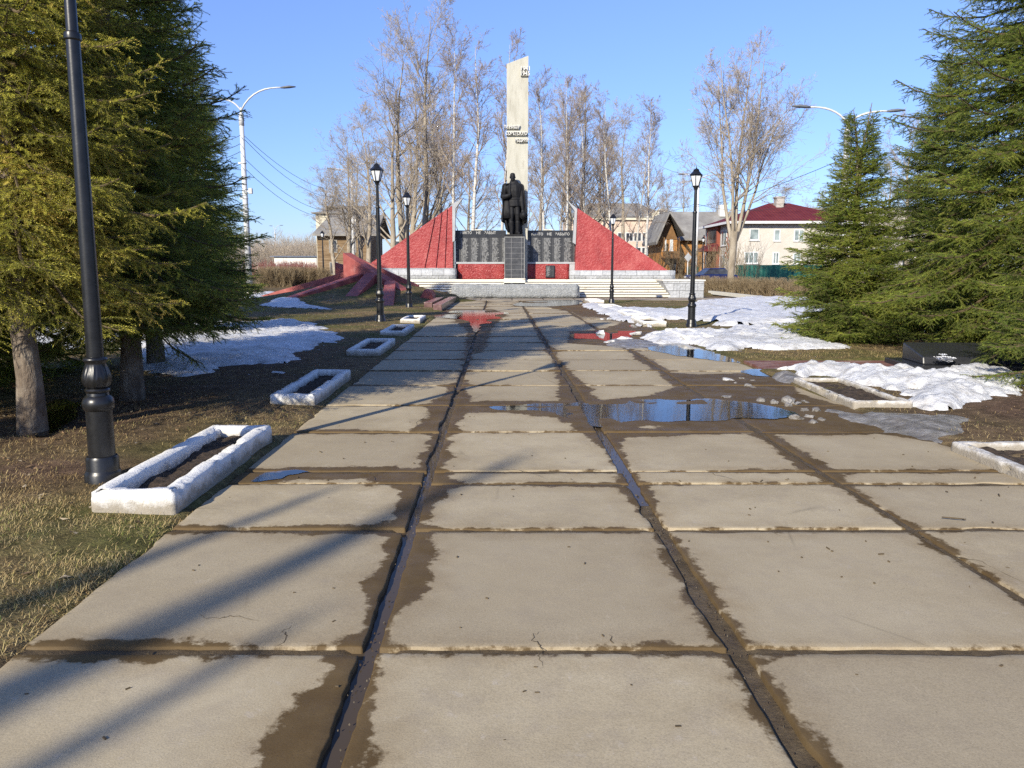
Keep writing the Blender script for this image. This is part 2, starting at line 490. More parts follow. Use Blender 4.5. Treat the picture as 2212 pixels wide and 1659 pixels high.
M['galv'] = pm('white_pole_paint', [(.3, (.46, .47, .48)), (.7, (.62, .63, .63))], 3, .6, .15, 20, .01, stretch=(1, 1, .2))
M['lumin'] = pm('grey_luminaire', [(.3, (.10, .11, .13)), (.7, (.16, .17, .19))], 5, .5, 0)
M['glass_frost'] = pm('frosted_lamp_glass', [(.3, (.62, .64, .66)), (.7, (.74, .76, .78))], 3, .35, 0, spec=.5)
M['wire'] = pm('black_cable', [(.3, (.02, .02, .022)), (.7, (.04, .04, .045))], 3, .6, 0)
# bark and needles
M['sp_bark'] = pm('spruce_bark', [(.3, (.085, .062, .046)), (.5, (.17, .135, .105)), (.72, (.30, .26, .21))], 9, .95, 1., 22, .04, stretch=(1, 1, .5))
M['pop_bark'] = pm('poplar_bark', [(.3, (.19, .155, .11)), (.5, (.30, .255, .195)), (.72, (.42, .37, .29))], 2.2, .95, .9, 9, .05, stretch=(1, 1, .3))
t = NT('birch_bark'); p = t.obj()
c = t.ramp(t.noise(t.scale(p, (1, 1, 5)), 2.0, 6, .7), [(.36, (.06, .052, .045)), (.44, (.46, .44, .40)), (.7, (.58, .56, .51))])
t.set(c, .8, .2); t.bump(t.noise(p, 14, 4), .3, .02); M['birch'] = t.m
M['twig'] = pm('bare_twigs', [(.3, (.27, .22, .165)), (.5, (.38, .32, .25)), (.75, (.50, .43, .35))], 1.2, .9, 0)
M['twig_birch'] = pm('birch_twigs', [(.3, (.18, .135, .105)), (.5, (.30, .24, .19)), (.75, (.42, .36, .30))], 1.2, .9, 0)
M['twig_hedge'] = pm('hedge_twigs', [(.3, (.12, .085, .05)), (.5, (.24, .18, .105)), (.75, (.35, .28, .18))], 2.2, .9, 0)
M['sp_twig'] = pm('spruce_twig', [(.3, (.06, .045, .026)), (.7, (.12, .088, .05))], 6, .9, 0)
for nm, cc in (('needle', [(0., (.05, .085, .022)), (.4, (.20, .27, .042)), (.75, (.36, .41, .06)), (1., (.43, .39, .08))]),
               ('needle_gold', [(0., (.11, .12, .022)), (.3, (.40, .395, .055)), (.65, (.64, .58, .09)), (1., (.66, .47, .13))])):
    t = NT('spruce_' + nm); t.set(t.ramp(t.attr('tint'), cc), .55, .3)
    tl = t.n('ShaderNodeBsdfTranslucent'); t.l(t.b.inputs['Base Color'].links[0].from_socket, tl.inputs['Color'])
    mx = t.n('ShaderNodeMixShader'); mx.inputs[0].default_value = .42; t.l(t.b.outputs[0], mx.inputs[1]); t.l(tl.outputs[0], mx.inputs[2]); t.l(mx.outputs[0], t.out.inputs[0])
    M[nm] = t.m
# ------------------------------------------------------------------ camera, light, sky
cam = bpy.data.cameras.new('camera'); cam.sensor_width = 36; cam.lens = 36 * F / 2212; cam.clip_end = 3000; cam.clip_start = .05
co = bpy.data.objects.new('camera', cam); col.objects.link(co); co.location = (0, 0, EYE); co.rotation_euler = (R(90) - PITCH, 0, 0)
sc.camera = co
SUN_AZ, SUN_EL = 27.5, 27.0     # azimuth of the shadow direction from +Y towards +X
w = bpy.data.worlds.new('World'); sc.world = w; w.use_nodes = True
nt = w.node_tree; nt.nodes.clear()
sky = nt.nodes.new('ShaderNodeTexSky'); sky.sky_type = 'NISHITA'; sky.sun_disc = False
sky.sun_elevation = R(SUN_EL); sky.sun_rotation = R(180 + SUN_AZ); sky.air_density = 1.0; sky.dust_density = 0.12; sky.ozone_density = 2.5; sky.altitude = 50
bg = nt.nodes.new('ShaderNodeBackground'); bg.inputs[1].default_value = .125
wo = nt.nodes.new('ShaderNodeOutputWorld')
tintn = nt.nodes.new('ShaderNodeMix'); tintn.data_type = 'RGBA'; tintn.blend_type = 'MULTIPLY'; tintn.inputs[0].default_value = 1; tintn.inputs[7].default_value = (.80, .83, 1.12, 1)
nt.links.new(sky.outputs[0], tintn.inputs[6]); tc = nt.nodes.new('ShaderNodeTexCoord'); sz = nt.nodes.new('ShaderNodeSeparateXYZ'); nt.links.new(tc.outputs['Generated'], sz.inputs[0])
cr = nt.nodes.new('ShaderNodeValToRGB'); cr.color_ramp.elements[0].position = 0; cr.color_ramp.elements[0].color = (.50, .58, .70, 1); cr.color_ramp.elements[1].position = .40; cr.color_ramp.elements[1].color = (1, 1, 1, 1)
e_ = cr.color_ramp.elements.new(.12); e_.color = (.66, .73, .80, 1)
t2 = nt.nodes.new('ShaderNodeMix'); t2.data_type = 'RGBA'; t2.blend_type = 'MULTIPLY'; t2.inputs[0].default_value = 1
nt.links.new(sz.outputs[2], cr.inputs[0]); nt.links.new(tintn.outputs[2], t2.inputs[6]); nt.links.new(cr.outputs[0], t2.inputs[7]); nt.links.new(t2.outputs[2], bg.inputs[0]); nt.links.new(bg.outputs[0], wo.inputs[0])
sl = bpy.data.lights.new('sun', 'SUN'); sl.energy = 4.5; sl.angle = R(.53); sl.color = (1, .92, .76)
so = bpy.data.objects.new('sun', sl); col.objects.link(so)
dv = Vector((math.sin(R(SUN_AZ)) * math.cos(R(SUN_EL)), math.cos(R(SUN_AZ)) * math.cos(R(SUN_EL)), -math.sin(R(SUN_EL))))
so.rotation_euler = dv.to_track_quat('-Z', 'Y').to_euler(); so.location = (-20, -40, 30)
sc.view_settings.view_transform = 'Standard'; sc.view_settings.look = 'None'; sc.view_settings.gamma = 1; sc.view_settings.exposure = .68
sc.cycles.use_denoising = False
sc.cycles.max_bounces = 6; sc.cycles.transparent_max_bounces = 12; sc.cycles.diffuse_bounces = 3; sc.cycles.glossy_bounces = 3

# ------------------------------------------------------------------ ground
SKEW = -.0167
JX = [-2.05, -.545, .995, 2.54, 4.08]       # lines between the slab columns
JY = [-4.4, -2.9, -1.4, .1, 1.6, 3.11, 4.65, 5.69, 6.05, 7.53, 9.03, 10.6, 12.1, 13.6, 15.1, 16.7, 18.2, 19.7, 21.3, 22.8, 24.3, 25.9, 27.4, 29, 30.5, 32, 33.6, 35.1, 36.6, 38.2]


def gz(x, y):
    x = np.asarray(x, float); y = np.asarray(y, float)
    s = x - SKEW * y
    far = np.clip((np.hypot(x, y) - 80) / 80, 0, 1)
    z = .05 * (fbm(x * .9, y * .9, 5) - .5) + .10 * (fbm(x * .22, y * .22, 8) - .5) + .015
    z = z + .02 * (fbm(x * 6, y * 6, 2) - .5) * (np.hypot(x, y) < 20)
    z = z * (1 - far)
    lawn = np.clip(np.maximum(-2.1 - s, s - 4.1) / 1.5, 0, 1)
    z = z + .05 * lawn * (s < 0) * (1 - far)
    side = np.maximum(-2.02 - s, s - 4.02)
    t = np.clip((side + .12) / .16, 0, 1)
    inside = (y < 39) * (1 - t)
    z = z * (1 - inside) - .11 * inside
    plaza = (y >= 38.2) & (y < 48) & (x > -7.5) & (x < 13)
    z = np.where(plaza, -.11, z)
    brick = (y > 12.15) & (y < 13.55) & (s > 4.0) & (x < 9)
    z = np.where(brick, -.05, z)
    d = np.hypot(x + 6.9, (y - 38.4))
    z = z + 1.15 * np.clip(1 - d / 6.2, 0, 1) ** 1.25 * (~plaza)
    return z


def axis(lo, hi, segs):
    out = [lo]
    while out[-1] < hi:
        a = out[-1]
        for lim, st in segs:
            if abs(a) < lim or lim is None: break
        out.append(min(hi, a + st))
    return np.array(out)


def grid_ground():
    xs = np.unique(np.concatenate([np.arange(-9, 12, .09), np.arange(-30, -9, .5), np.arange(12, 30, .5), np.linspace(-900, -30, 40), np.linspace(30, 900, 40)]))
    ys = np.unique(np.concatenate([np.arange(-4, 1, .5), np.arange(1, 26, .1), np.arange(26, 48, .25), np.arange(48, 100, 2), np.linspace(100, 1200, 40), np.linspace(-300, -4, 14)]))
    X, Y = np.meshgrid(xs, ys)
    Z = gz(X, Y)
    n, m = X.shape
    V = np.stack([X, Y, Z], -1).reshape(-1, 3)
    i = np.arange(n * m).reshape(n, m)
    q = np.stack([i[:-1, :-1], i[:-1, 1:], i[1:, 1:], i[1:, :-1]], -1).reshape(-1, 4)
    me = mesh_np('ground', V, [q], [M['ground']])
    x, y = V[:, 0], V[:, 1]; s = x - SKEW * y
    soil = np.zeros(len(V))
    soil = np.maximum(soil, np.clip(1.1 - np.hypot((x + 4.3) / 1.5, (y - 8.2) / 3.4) + .5 * (fbm(x, y, 4) - .5), 0, .9) * 1.3)
    soil = np.maximum(soil, np.clip(1.2 - np.hypot((x + 3.6) / 1.2, (y - 5.9) / .8), 0, 1))
    soil = np.maximum(soil, np.clip(1.3 - np.hypot((x - 6.0) / 2.6, (y - 8.6) / 2.4) + .4 * (fbm(x * 2, y * 2, 6) - .5), 0, 1))
    soil = np.maximum(soil, np.clip(1.15 - np.hypot((x + 4.1) / 2.2, (y - 12) / 6.5) + .6 * (fbm(x * 1.5, y * 1.5, 9) - .5), 0, 1))
    soil = np.maximum(soil, .5 * (np.hypot(x, y) > 45))
    attr(me, 'soil', np.clip(soil, 0, 1))
    return tag(link('ground', me), 'brown spring lawn and bare soil around the path', 'ground', kind='structure')


grid_ground()


# ------------------------------------------------------------------ the slab path
def wpoly(pts): return [G(x, y)[:2] for x, y in pts]


WET = [wpoly([(1245, 862), (1300, 865), (1400, 856), (1455, 838), (1430, 818), (1425, 803), (1500, 808), (1600, 806), (1700, 812), (1730, 850), (1870, 890), (2060, 965), (1990, 952), (1900, 940), (1700, 939), (1650, 936), (1350, 945), (1290, 940), (1240, 927), (1200, 905), (1100, 893), (1000, 893), (965, 935), (890, 930), (950, 900), (975, 872), (1040, 866), (1240, 866)]),
       wpoly([(530, 1011), (700, 1010), (880, 1009), (915, 1020), (912, 1042), (860, 1046), (790, 1032), (640, 1038), (560, 1048), (480, 1048)]),
       wpoly([(960, 668), (1065, 668), (1095, 680), (1075, 694), (1060, 715), (1045, 760), (1000, 770), (1010, 715), (980, 690), (940, 680)]),
       wpoly([(1225, 742), (1230, 716), (1290, 712), (1370, 694), (1430, 700), (1480, 730), (1570, 775), (1480, 770), (1400, 752), (1340, 750)]),
       wpoly([(1105, 662), (1130, 650), (1250, 646), (1270, 660), (1330, 690), (1400, 720), (1360, 715), (1270, 680), (1180, 663)]),
       wpoly([(600, 1700), (640, 1590), (700, 1500), (720, 1440), (800, 1420), (800, 1700)])]
DRY = [wpoly([(1375, 923), (1400, 919), (1435, 922), (1425, 926), (1385, 927)]), wpoly([(1270, 848), (1300, 839), (1360, 838), (1375, 845), (1350, 855), (1290, 857)]),
       wpoly([(985, 915), (1010, 902), (1060, 897), (1130, 900), (1195, 913), (1180, 922), (1000, 924)])]


def wetness(X, Y):
    """signed wetness: 0 is the edge of a wet stain, metres"""
    s = X - SKEW * Y
    n1 = fbm(s * 1.3 + 4, Y * 1.3, 31, 3); n2 = fbm(s * 3.2, Y * 3.2, 37, 4)
    sc_ = np.clip(Y / 8, .6, 1.6)
    wl = np.interp(Y, [1.5, 2.6, 2.95, 3.1, 3.6, 4.6, 5.6, 6.0, 7.4, 8.5, 9.5, 12, 20, 40], [.28, .26, .16, .14, .05, .10, .16, .14, .16, .25, .2, .03, .02, .03])
    wr = np.interp(Y, [1.5, 2.6, 3.1, 3.7, 4.4, 5.0, 5.8, 6.2, 7.4, 8.5, 9.5, 12, 20, 40], [.06, .06, .07, .13, .13, .05, .22, .18, .12, .2, .2, .03, .02, .03])
    d1 = s - JX[1]
    b = np.where(d1 < 0, wl + d1, wr - d1) + (n1 - .5) * .28 + (n2 - .5) * .10
    b2 = .085 - np.abs(s - JX[2]) + (n1 - .5) * .16 + np.interp(Y, [4, 6.5, 7.5, 10, 13, 40], [-.03, 0, .14, .15, -.01, -.03])
    b3 = .06 - np.abs(s - JX[3]) + (n1 - .5) * .16 + np.interp(Y, [4, 7, 10, 40], [-.02, .05, .05, -.02])
    dy = np.full(s.shape, 9.)
    for k, yj in enumerate(JY): dy = np.minimum(dy, np.abs(Y - yj - .02 * (n1 - .5)))
    bt = np.interp(s, [-2, -1, 0, 1, 2.5, 4], [.075, .07, .06, .05, .035, .03]) * np.interp(Y, [3, 12, 30], [1, .85, .8]) - dy + (n1 - .5) * .16 - .008
    sl_ = np.maximum.reduce([b, b2, b3, bt])
    # round the corners where joints meet
    sl_ = np.maximum(sl_, (b + bt) * .7 + .06)
    for p_ in WET: sl_ = np.maximum(sl_, sdf(p_, X, Y) + (n2 - .5) * .18)
    for p_ in DRY: sl_ = np.where(sdf(p_, X, Y) > -.12, np.minimum(sl_, -sdf(p_, X, Y) + (n2 - .5) * .1), sl_)
    return np.clip(sl_, -.5, .5)


def pavement():
    Vs = []; Qs = []; wet = []; tone = []; base = 0
    for c in range(4):
        for r in range(len(JY) - 1):
            y0, y1 = JY[r], JY[r + 1]
            if y1 < 1.2: d = .3
            elif y0 < 6: d = .045
            elif y0 < 11: d = .07
            elif y0 < 20: d = .15
            else: d = .3
            gl = [.035, .040, .022, .028, .03][c]; gr = [.040, .022, .028, .03, .03][c]
            gw = [(.03, .034), (.032, .034), (.036, .022), (.022, .03)][c]
            gt = .018 + .014 * rng.random()
            if r < 6: gt += .006
            ya, yb = y0 + gt, y1 - .018 - .008 * rng.random()
            jit = rng.normal(0, .006, 4)
            xa, xb = JX[c] + gw[0] + jit[0], JX[c + 1] - gw[1] + jit[1]
            e = np.array([0, .004, .012])
            nx = max(4, int((xb - xa) / d)); ny = max(3, int((yb - ya) / d))
            xs = np.concatenate([xa + e, np.linspace(xa + .05, xb - .05, nx), xb - e[::-1]])
            ys = np.concatenate([ya + e, np.linspace(ya + .05, yb - .05, ny), yb - e[::-1]])
            X, Y = np.meshgrid(xs, ys)
            ex = np.minimum(X - xa, xb - X); ey = np.minimum(Y - ya, yb - Y); ed = np.minimum(ex, ey)
            # broken, wavy edges
            amp = .011 * np.clip(1 - ed / .05, 0, 1)
            rx = (fbm(X * 9 + 50 * c, Y * 14, 61 + r) - .5) * 2; ry = (fbm(X * 14, Y * 9 + 9 * r, 77 + c) - .5) * 2
            bigc = np.clip(vnoise(X * 3 + c * 7, Y * 3 + r * 5, 91) - .72, 0, 1) * .12
            X = X + np.where(ex < .05, (rx * amp + np.sign((xa + xb) / 2 - X) * bigc * (ex < .03)), 0)
            Y = Y + np.where(ey < .05, (ry * amp + np.sign((ya + yb) / 2 - Y) * bigc * (ey < .03)), 0)
            Z = np.where(ed < .001, -.08, np.where(ed < .008, -.004, np.where(ed < .03, -.0006, 0)))
            # rounded corner damage
            cd = np.hypot(np.minimum(X - xa, xb - X), np.minimum(Y - ya, yb - Y))
            tilt = rng.normal(0, .0022, 2); h0 = rng.normal(0, .004)
            Z = Z + np.clip(h0 + tilt[0] * (X - (xa + xb) / 2) + tilt[1] * (Y - (ya + yb) / 2), -.006, .006) * (Z > -.05)
            Z = Z + .0035 * (fbm(X * 3, Y * 3, 12) - .5) * (ed > .02)
            sk = X + SKEW * Y
            wet.append(wetness(sk, Y).ravel() if y1 > 1.2 else np.full(X.size, -.3))
            n, m = X.shape
            tone.append(np.full(X.size, np.clip(rng.normal(.35, .3), 0, 1)))
            Vs.append(np.stack([sk, Y, Z], -1).reshape(-1, 3))
            i = np.arange(n * m).reshape(n, m) + base
            Qs.append(np.stack([i[:-1, :-1], i[:-1, 1:], i[1:, 1:], i[1:, :-1]], -1).reshape(-1, 4))
            base += n * m
    me = mesh_np('path', np.concatenate(Vs), [np.concatenate(Qs)], [M['concrete']])
    attr(me, 'wet', np.concatenate(wet)); attr(me, 'tone', np.concatenate(tone))
    tag(link('path', me), 'path of square concrete slabs leading to the memorial', 'path', kind='structure')
    # what fills the joints
    xs = np.arange(-2.02, 4.1, .04); ys = np.concatenate([np.arange(-4.4, 1, .5), np.arange(1, 12, .05), np.arange(12, 38.3, .25)])
    X, Y = np.meshgrid(xs, ys)
    Z = -.0125 + .009 * (fbm(X * 5, Y * 5, 3) - .5) - .021 * (np.abs(X - JX[1]) < .09) - .010 * (np.abs(X - JX[2]) < .07)
    n, m = X.shape; V = np.stack([X + SKEW * Y, Y, Z], -1).reshape(-1, 3)
    i = np.arange(n * m).reshape(n, m)
    q = np.stack([i[:-1, :-1], i[:-1, 1:], i[1:, 1:], i[1:, :-1]], -1).reshape(-1, 4)
    tag(link('joint_mud', mesh_np('joint_mud', V, [q], [M['mud']])), 'dark mud filling the joints between the path slabs', 'mud', kind='structure')


pavement()


def water(pts, z, label, amp=.05, sub=8):
    o = smooth_poly(pts, sub, amp, 3 + len(pts))
    tri = tessellate_polygon([[Vector((a, b, 0)) for a, b in o]])
    me = bpy.data.meshes.new('puddle')
    me.from_pydata([(a, b, z) for a, b in o], [], [list(t) for t in tri]); me.materials.append(M['water'])
    bm = bmesh.new(); bm.from_mesh(me)
    bmesh.ops.recalc_face_normals(bm, faces=bm.faces[:])
    for f in bm.faces:
        if f.normal.z < 0: f.normal_flip()
    bm.to_mesh(me); bm.free()
    return tag(link('puddle', me), label, 'puddle', kind='structure')


zw = .0055
water(wpoly([(1060, 880), (1100, 877), (1160, 873), (1240, 871), (1300, 869), (1400, 865), (1480, 866), (1520, 861), (1600, 867), (1690, 884), (1722, 896), (1690, 903), (1600, 905), (1540, 910), (1450, 912), (1350, 911), (1320, 920), (1285, 922), (1265, 914), (1225, 902), (1180, 889), (1100, 886)]), zw, 'long puddle across the middle of the slabs reflecting sky and trees', .06)
water(wpoly([(905, 682), (960, 680), (1000, 677), (965, 675), (985, 671), (1060, 671), (1100, 677), (1068, 681), (1085, 688), (1050, 691), (1062, 698), (1040, 701), (1034, 716), (1020, 714), (1014, 698), (995, 690), (940, 685)]), zw, 'puddle on the slabs reflecting the red wall', .1)
water(wpoly([(1236, 722), (1290, 716), (1330, 720), (1366, 702), (1376, 712), (1352, 738), (1330, 744), (1290, 733), (1240, 731)]), zw, 'puddle by the snow lumps reflecting the red wing', .1)
water(wpoly([(1110, 660), (1140, 651), (1245, 648), (1252, 657), (1180, 662)]), zw, 'shallow puddle before the grey rough block', .1)
water(wpoly([(540, 1043), (556, 1030), (585, 1020), (640, 1016), (672, 1019), (650, 1024), (625, 1027), (606, 1036), (575, 1040)]), zw - .0015, 'small blue puddle beside the nearest white planter', .03)
water(wpoly([(1400, 752), (1445, 740), (1475, 742), (1500, 750), (1560, 768), (1600, 784), (1500, 773), (1430, 762)]), zw, 'puddle at the path edge below the snow', .08)
0 and water(wpoly([(1012, 790), (1000, 840), (975, 880), (955, 920), (985, 920), (1000, 880), (1018, 830), (1028, 790)]), .006, 'narrow runnel along the left slab joint', .02)
water(wpoly([(60, 955), (88, 910), (125, 880), (165, 888), (160, 920), (125, 950), (90, 965)]), float(gz(np.array(-4.6), np.array(8.2))) + .035, 'small puddle behind the spruce trunk', .1)
water(wpoly([(1600, 802), (1660, 797), (1720, 800), (1780, 806), (1700, 810), (1640, 812)]), .004, 'thin puddle at the mouth of the brick path', .05)
# water standing in the left joint
js = [(-.028, .048)]
o = []
V = []; ys = np.arange(1.2, 9.0, .25)
for y in ys:
    x = JX[1] + SKEW * y; V += [(x - .1, y, -.029), (x + .1, y, -.029)]
me = bpy.data.meshes.new('puddle'); me.from_pydata(V, [], [(2 * i, 2 * i + 1, 2 * i + 3, 2 * i + 2) for i in range(len(ys) - 1)]); me.materials.append(M['murky'])
tag(link('puddle', me), 'strip of water standing in the left slab joint', 'puddle', kind='structure')
V = []; ys = np.arange(5.2, 8.8, .25)
for y in ys:
    x = JX[2] + SKEW * y; V += [(x - .06, y, -.019), (x + .06, y, -.019)]
me = bpy.data.meshes.new('puddle'); me.from_pydata(V, [], [(2 * i, 2 * i + 1, 2 * i + 3, 2 * i + 2) for i in range(len(ys) - 1)]); me.materials.append(M['murky'])
tag(link('puddle', me), 'strip of water standing in the middle slab joint', 'puddle', kind='structure')

# plaza before the steps, brick side path, curbs
t = NT('plaza_concrete'); p = t.pos()
c = t.ramp(t.noise(p, 1.2, 7, .65), [(.3, (.20, .16, .12)), (.5, (.33, .28, .215)), (.7, (.41, .35, .27))])
br = t.n('ShaderNodeTexBrick'); t.l(p, br.inputs['Vector']); br.offset = 0
br.inputs['Color1'].default_value = (1, 1, 1, 1); br.inputs['Color2'].default_value = (.88, .88, .88, 1); br.inputs['Mortar'].default_value = (.28, .25, .22, 1)
br.inputs['Scale'].default_value = 1; br.inputs['Brick Width'].default_value = 1.55; br.inputs['Row Height'].default_value = 1.5; br.inputs['Mortar Size'].default_value = .03
t.set(t.mix(1., c, br.outputs['Color'], 'MULTIPLY'), .85, .2); t.bump(t.noise(p, 20, 5), .3, .02); M['plaza'] = t.m
b = MB(); b.box(-5.6, 12.2, 38.22, 41.2, -.1, -.004); tag(b.build('pavement', M['plaza']), 'concrete pavement before the white steps', 'pavement', kind='structure')
t = NT('red_brick_paving'); p = t.pos()
br = t.n('ShaderNodeTexBrick'); t.l(p, br.inputs['Vector'])
br.inputs['Color1'].default_value = (.16, .06, .045, 1); br.inputs['Color2'].default_value = (.22, .09, .065, 1); br.inputs['Mortar'].default_value = (.07, .055, .045, 1)
br.inputs['Scale'].default_value = 1; br.inputs['Brick Width'].default_value = .21; br.inputs['Row Height'].default_value = .11; br.inputs['Mortar Size'].default_value = .006
c = t.mix(t.ramp(t.noise(t.scale(p, (1, 2, 1)), 1.6, 6, .7), [(.45, 0.), (.6, .8)]), br.outputs['Color'], (.30, .20, .16))
t.set(c, .7, .3); M['brick_path'] = t.m
b = MB(); b.box(4.0, 8.6, 12.2, 13.5, -.06, -.004); tag(b.build('brick_path', M['brick_path']), 'red brick side path to the black stone', 'path', kind='structure')
a0, a1 = G(1533, 633), G(1700, 652)
b = MB(); dx, dy = a1[0] - a0[0], a1[1] - a0[1]; l = math.hypot(dx, dy); nx, ny = -dy / l * .1, dx / l * .1
b.hexa([(a0[0] - nx, a0[1] - ny, -.05), (a1[0] - nx, a1[1] - ny, -.05), (a1[0] + nx, a1[1] + ny, -.05), (a0[0] + nx, a0[1] + ny, -.05)], [(a0[0] - nx, a0[1] - ny, .14), (a1[0] - nx, a1[1] - ny, .14), (a1[0] + nx, a1[1] + ny, .14), (a0[0] + nx, a0[1] + ny, .14)])
tag(b.build('kerb', M['step']), 'white painted kerb before the right hedge', 'kerb', kind='structure')
a0 = G(545, 636); a1 = G(640, 630)
b = MB(); b.box(a0[0] - 8, a0[0] + 3.5, 46.2, 46.45, -.05, .13); tag(b.build('kerb', M['step']), 'white painted kerb beyond the left spruces', 'kerb', kind='structure')


# ------------------------------------------------------------------ planters
def planter(x0, x1, y0, y1, h, wid, label, seed, skew=0.0):
    """white rough-cast border round a bed of soil"""
    cx, cy = (x0 + x1) / 2, (y0 + y1) / 2
    root = thing('planter', label, 'planter', (cx, cy, -.03), 0, 'white planters along the path')
    root.location.y -= .23; hx, hy = (x1 - x0) / 2, (y1 - y0) / 2
    path = []; rr = .035
    st = .035 if y0 < 12 else .09
    cor = [(hx, hy, 0), (-hx, hy, 90), (-hx, -hy, 180), (hx, -hy, 270)]
    ring = []
    for (a, b_, an) in cor:
        sx, sy = math.copysign(1, a), math.copysign(1, b_)
        for k in range(5):
            th = R(an + 90 * k / 4)
            ring.append((a - sx * rr + rr * math.cos(th), b_ - sy * rr + rr * math.sin(th), math.cos(th), math.sin(th)))
    pts = []
    for i in range(len(ring)):
        p0, p1 = ring[i], ring[(i + 1) % len(ring)]
        L = math.hypot(p1[0] - p0[0], p1[1] - p0[1]); k = max(1, int(L / st))
        for j in range(k):
            t_ = j / k; pts.append([p0[q] * (1 - t_) + p1[q] * t_ for q in range(4)])
    pts = np.array(pts); n = len(pts)
    H = h + .03
    prof = [(0, 0), (.0, H * .35), (.002, H * .7), (.004, H * .92), (.018, H), (wid * .5, H + .003), (wid - .018, H), (wid - .004, H * .93), (wid, H * .65), (wid + .003, H * .2)]
    V = np.zeros((n, len(prof), 3))
    for j, (ins, z) in enumerate(prof):
        f = .0075 if 2 <= j <= 8 else .006
        s_ = np.arange(n) * st
        a = (fbm(s_ * 7 + seed * 10, np.full(n, j * .8), seed, 5) - .5) * 2 * f
        wob = (fbm(s_ * .9 + seed * 3, np.full(n, .5), seed + 5) - .5) * .018
        bite = np.clip(fbm(s_ * 7.1 + seed * 7, np.full(n, j * .5), seed + 3, 3) - .62, 0, 1) * .22 * (2 <= j <= 7)
        i_ = np.minimum(ins + a + bite * (1 if j < 5 else -.5), wid)
        V[:, j, 0] = pts[:, 0] - pts[:, 2] * i_; V[:, j, 1] = pts[:, 1] - pts[:, 3] * i_
        V[:, j, 2] = z + (a * .8 + wob if j > 1 else 0) - bite * .45
    V[:, :, 0] += skew * V[:, :, 1]
    k = len(prof); i = np.arange(n * k).reshape(n, k); i2 = np.roll(i, -1, 0)
    q = np.stack([i[:, :-1], i2[:, :-1], i2[:, 1:], i[:, 1:]], -1).reshape(-1, 4)
    link('border', mesh_np('border', V.reshape(-1, 3), [q], [M['white']]), root)
    xs = np.linspace(-hx + wid * .7, hx - wid * .7, 14); ys = np.linspace(-hy + wid * .7, hy - wid * .7, 44)
    X, Y = np.meshgrid(xs, ys)
    Z = H * .55 + .06 * (fbm(X * 7 + seed, Y * 7, seed + 1) - .5) + .035 * (fbm(X * 25, Y * 25, seed + 2) - .5)
    m_ = X.shape; i = np.arange(X.size).reshape(m_)
    q = np.stack([i[:-1, :-1], i[:-1, 1:], i[1:, 1:], i[1:, :-1]], -1).reshape(-1, 4)
    link('soil', mesh_np('soil', np.stack([X + skew * Y, Y, Z], -1).reshape(-1, 3), [q], [M['soil']]), root)
    return root


planter(-2.745, -2.19, 5.15, 7.33, .165, .125, 'nearest left white planter, at the foot of the large black lamp post', 1, -.01)
planter(-2.80, -2.27, 9.1, 11.35, .15, .11, 'shaded white planter, second from the camera on the left', 2, -.017)
planter(-2.98, -2.38, 14.2, 16.4, .14, .11, 'shaded white planter, third from the camera on the left', 3, -.017)
planter(-3.06, -2.48, 18.3, 20.4, .14, .11, 'half shaded white planter just before the front left lamp post', 4, -.017)
planter(-3.2, -2.62, 22.6, 24.4, .13, .11, 'farthest left white planter, behind the front left lamp post', 5, -.017)
planter(3.86, 4.62, 4.95, 7.0, .085, .11, 'white planter cut by the right picture edge', 6, -.01)
planter(3.88, 4.56, 9.05, 11.0, .085, .085, 'white planter in front of the dirty snow heap', 7, -.012)
planter(3.64, 4.3, 16.9, 18.9, .15, .1, 'white planter in snow beside the blue puddle', 8, -.017)
planter(3.5, 4.15, 21.4, 23.4, .15, .1, 'white planter left of the front right lamp post', 9, -.017)
planter(3.58, 4.2, 25.0, 27.0, .16, .1, 'white planter behind a patch of grass and snow, third from the far right lamp post', 10, -.017)
planter(3.4, 4.05, 29.4, 31.4, .15, .1, 'white planter before the farthest one on the right', 11, -.017)
planter(3.35, 4.0, 34.6, 36.6, .15, .1, 'farthest right white planter, near the grey block', 12, -.017)


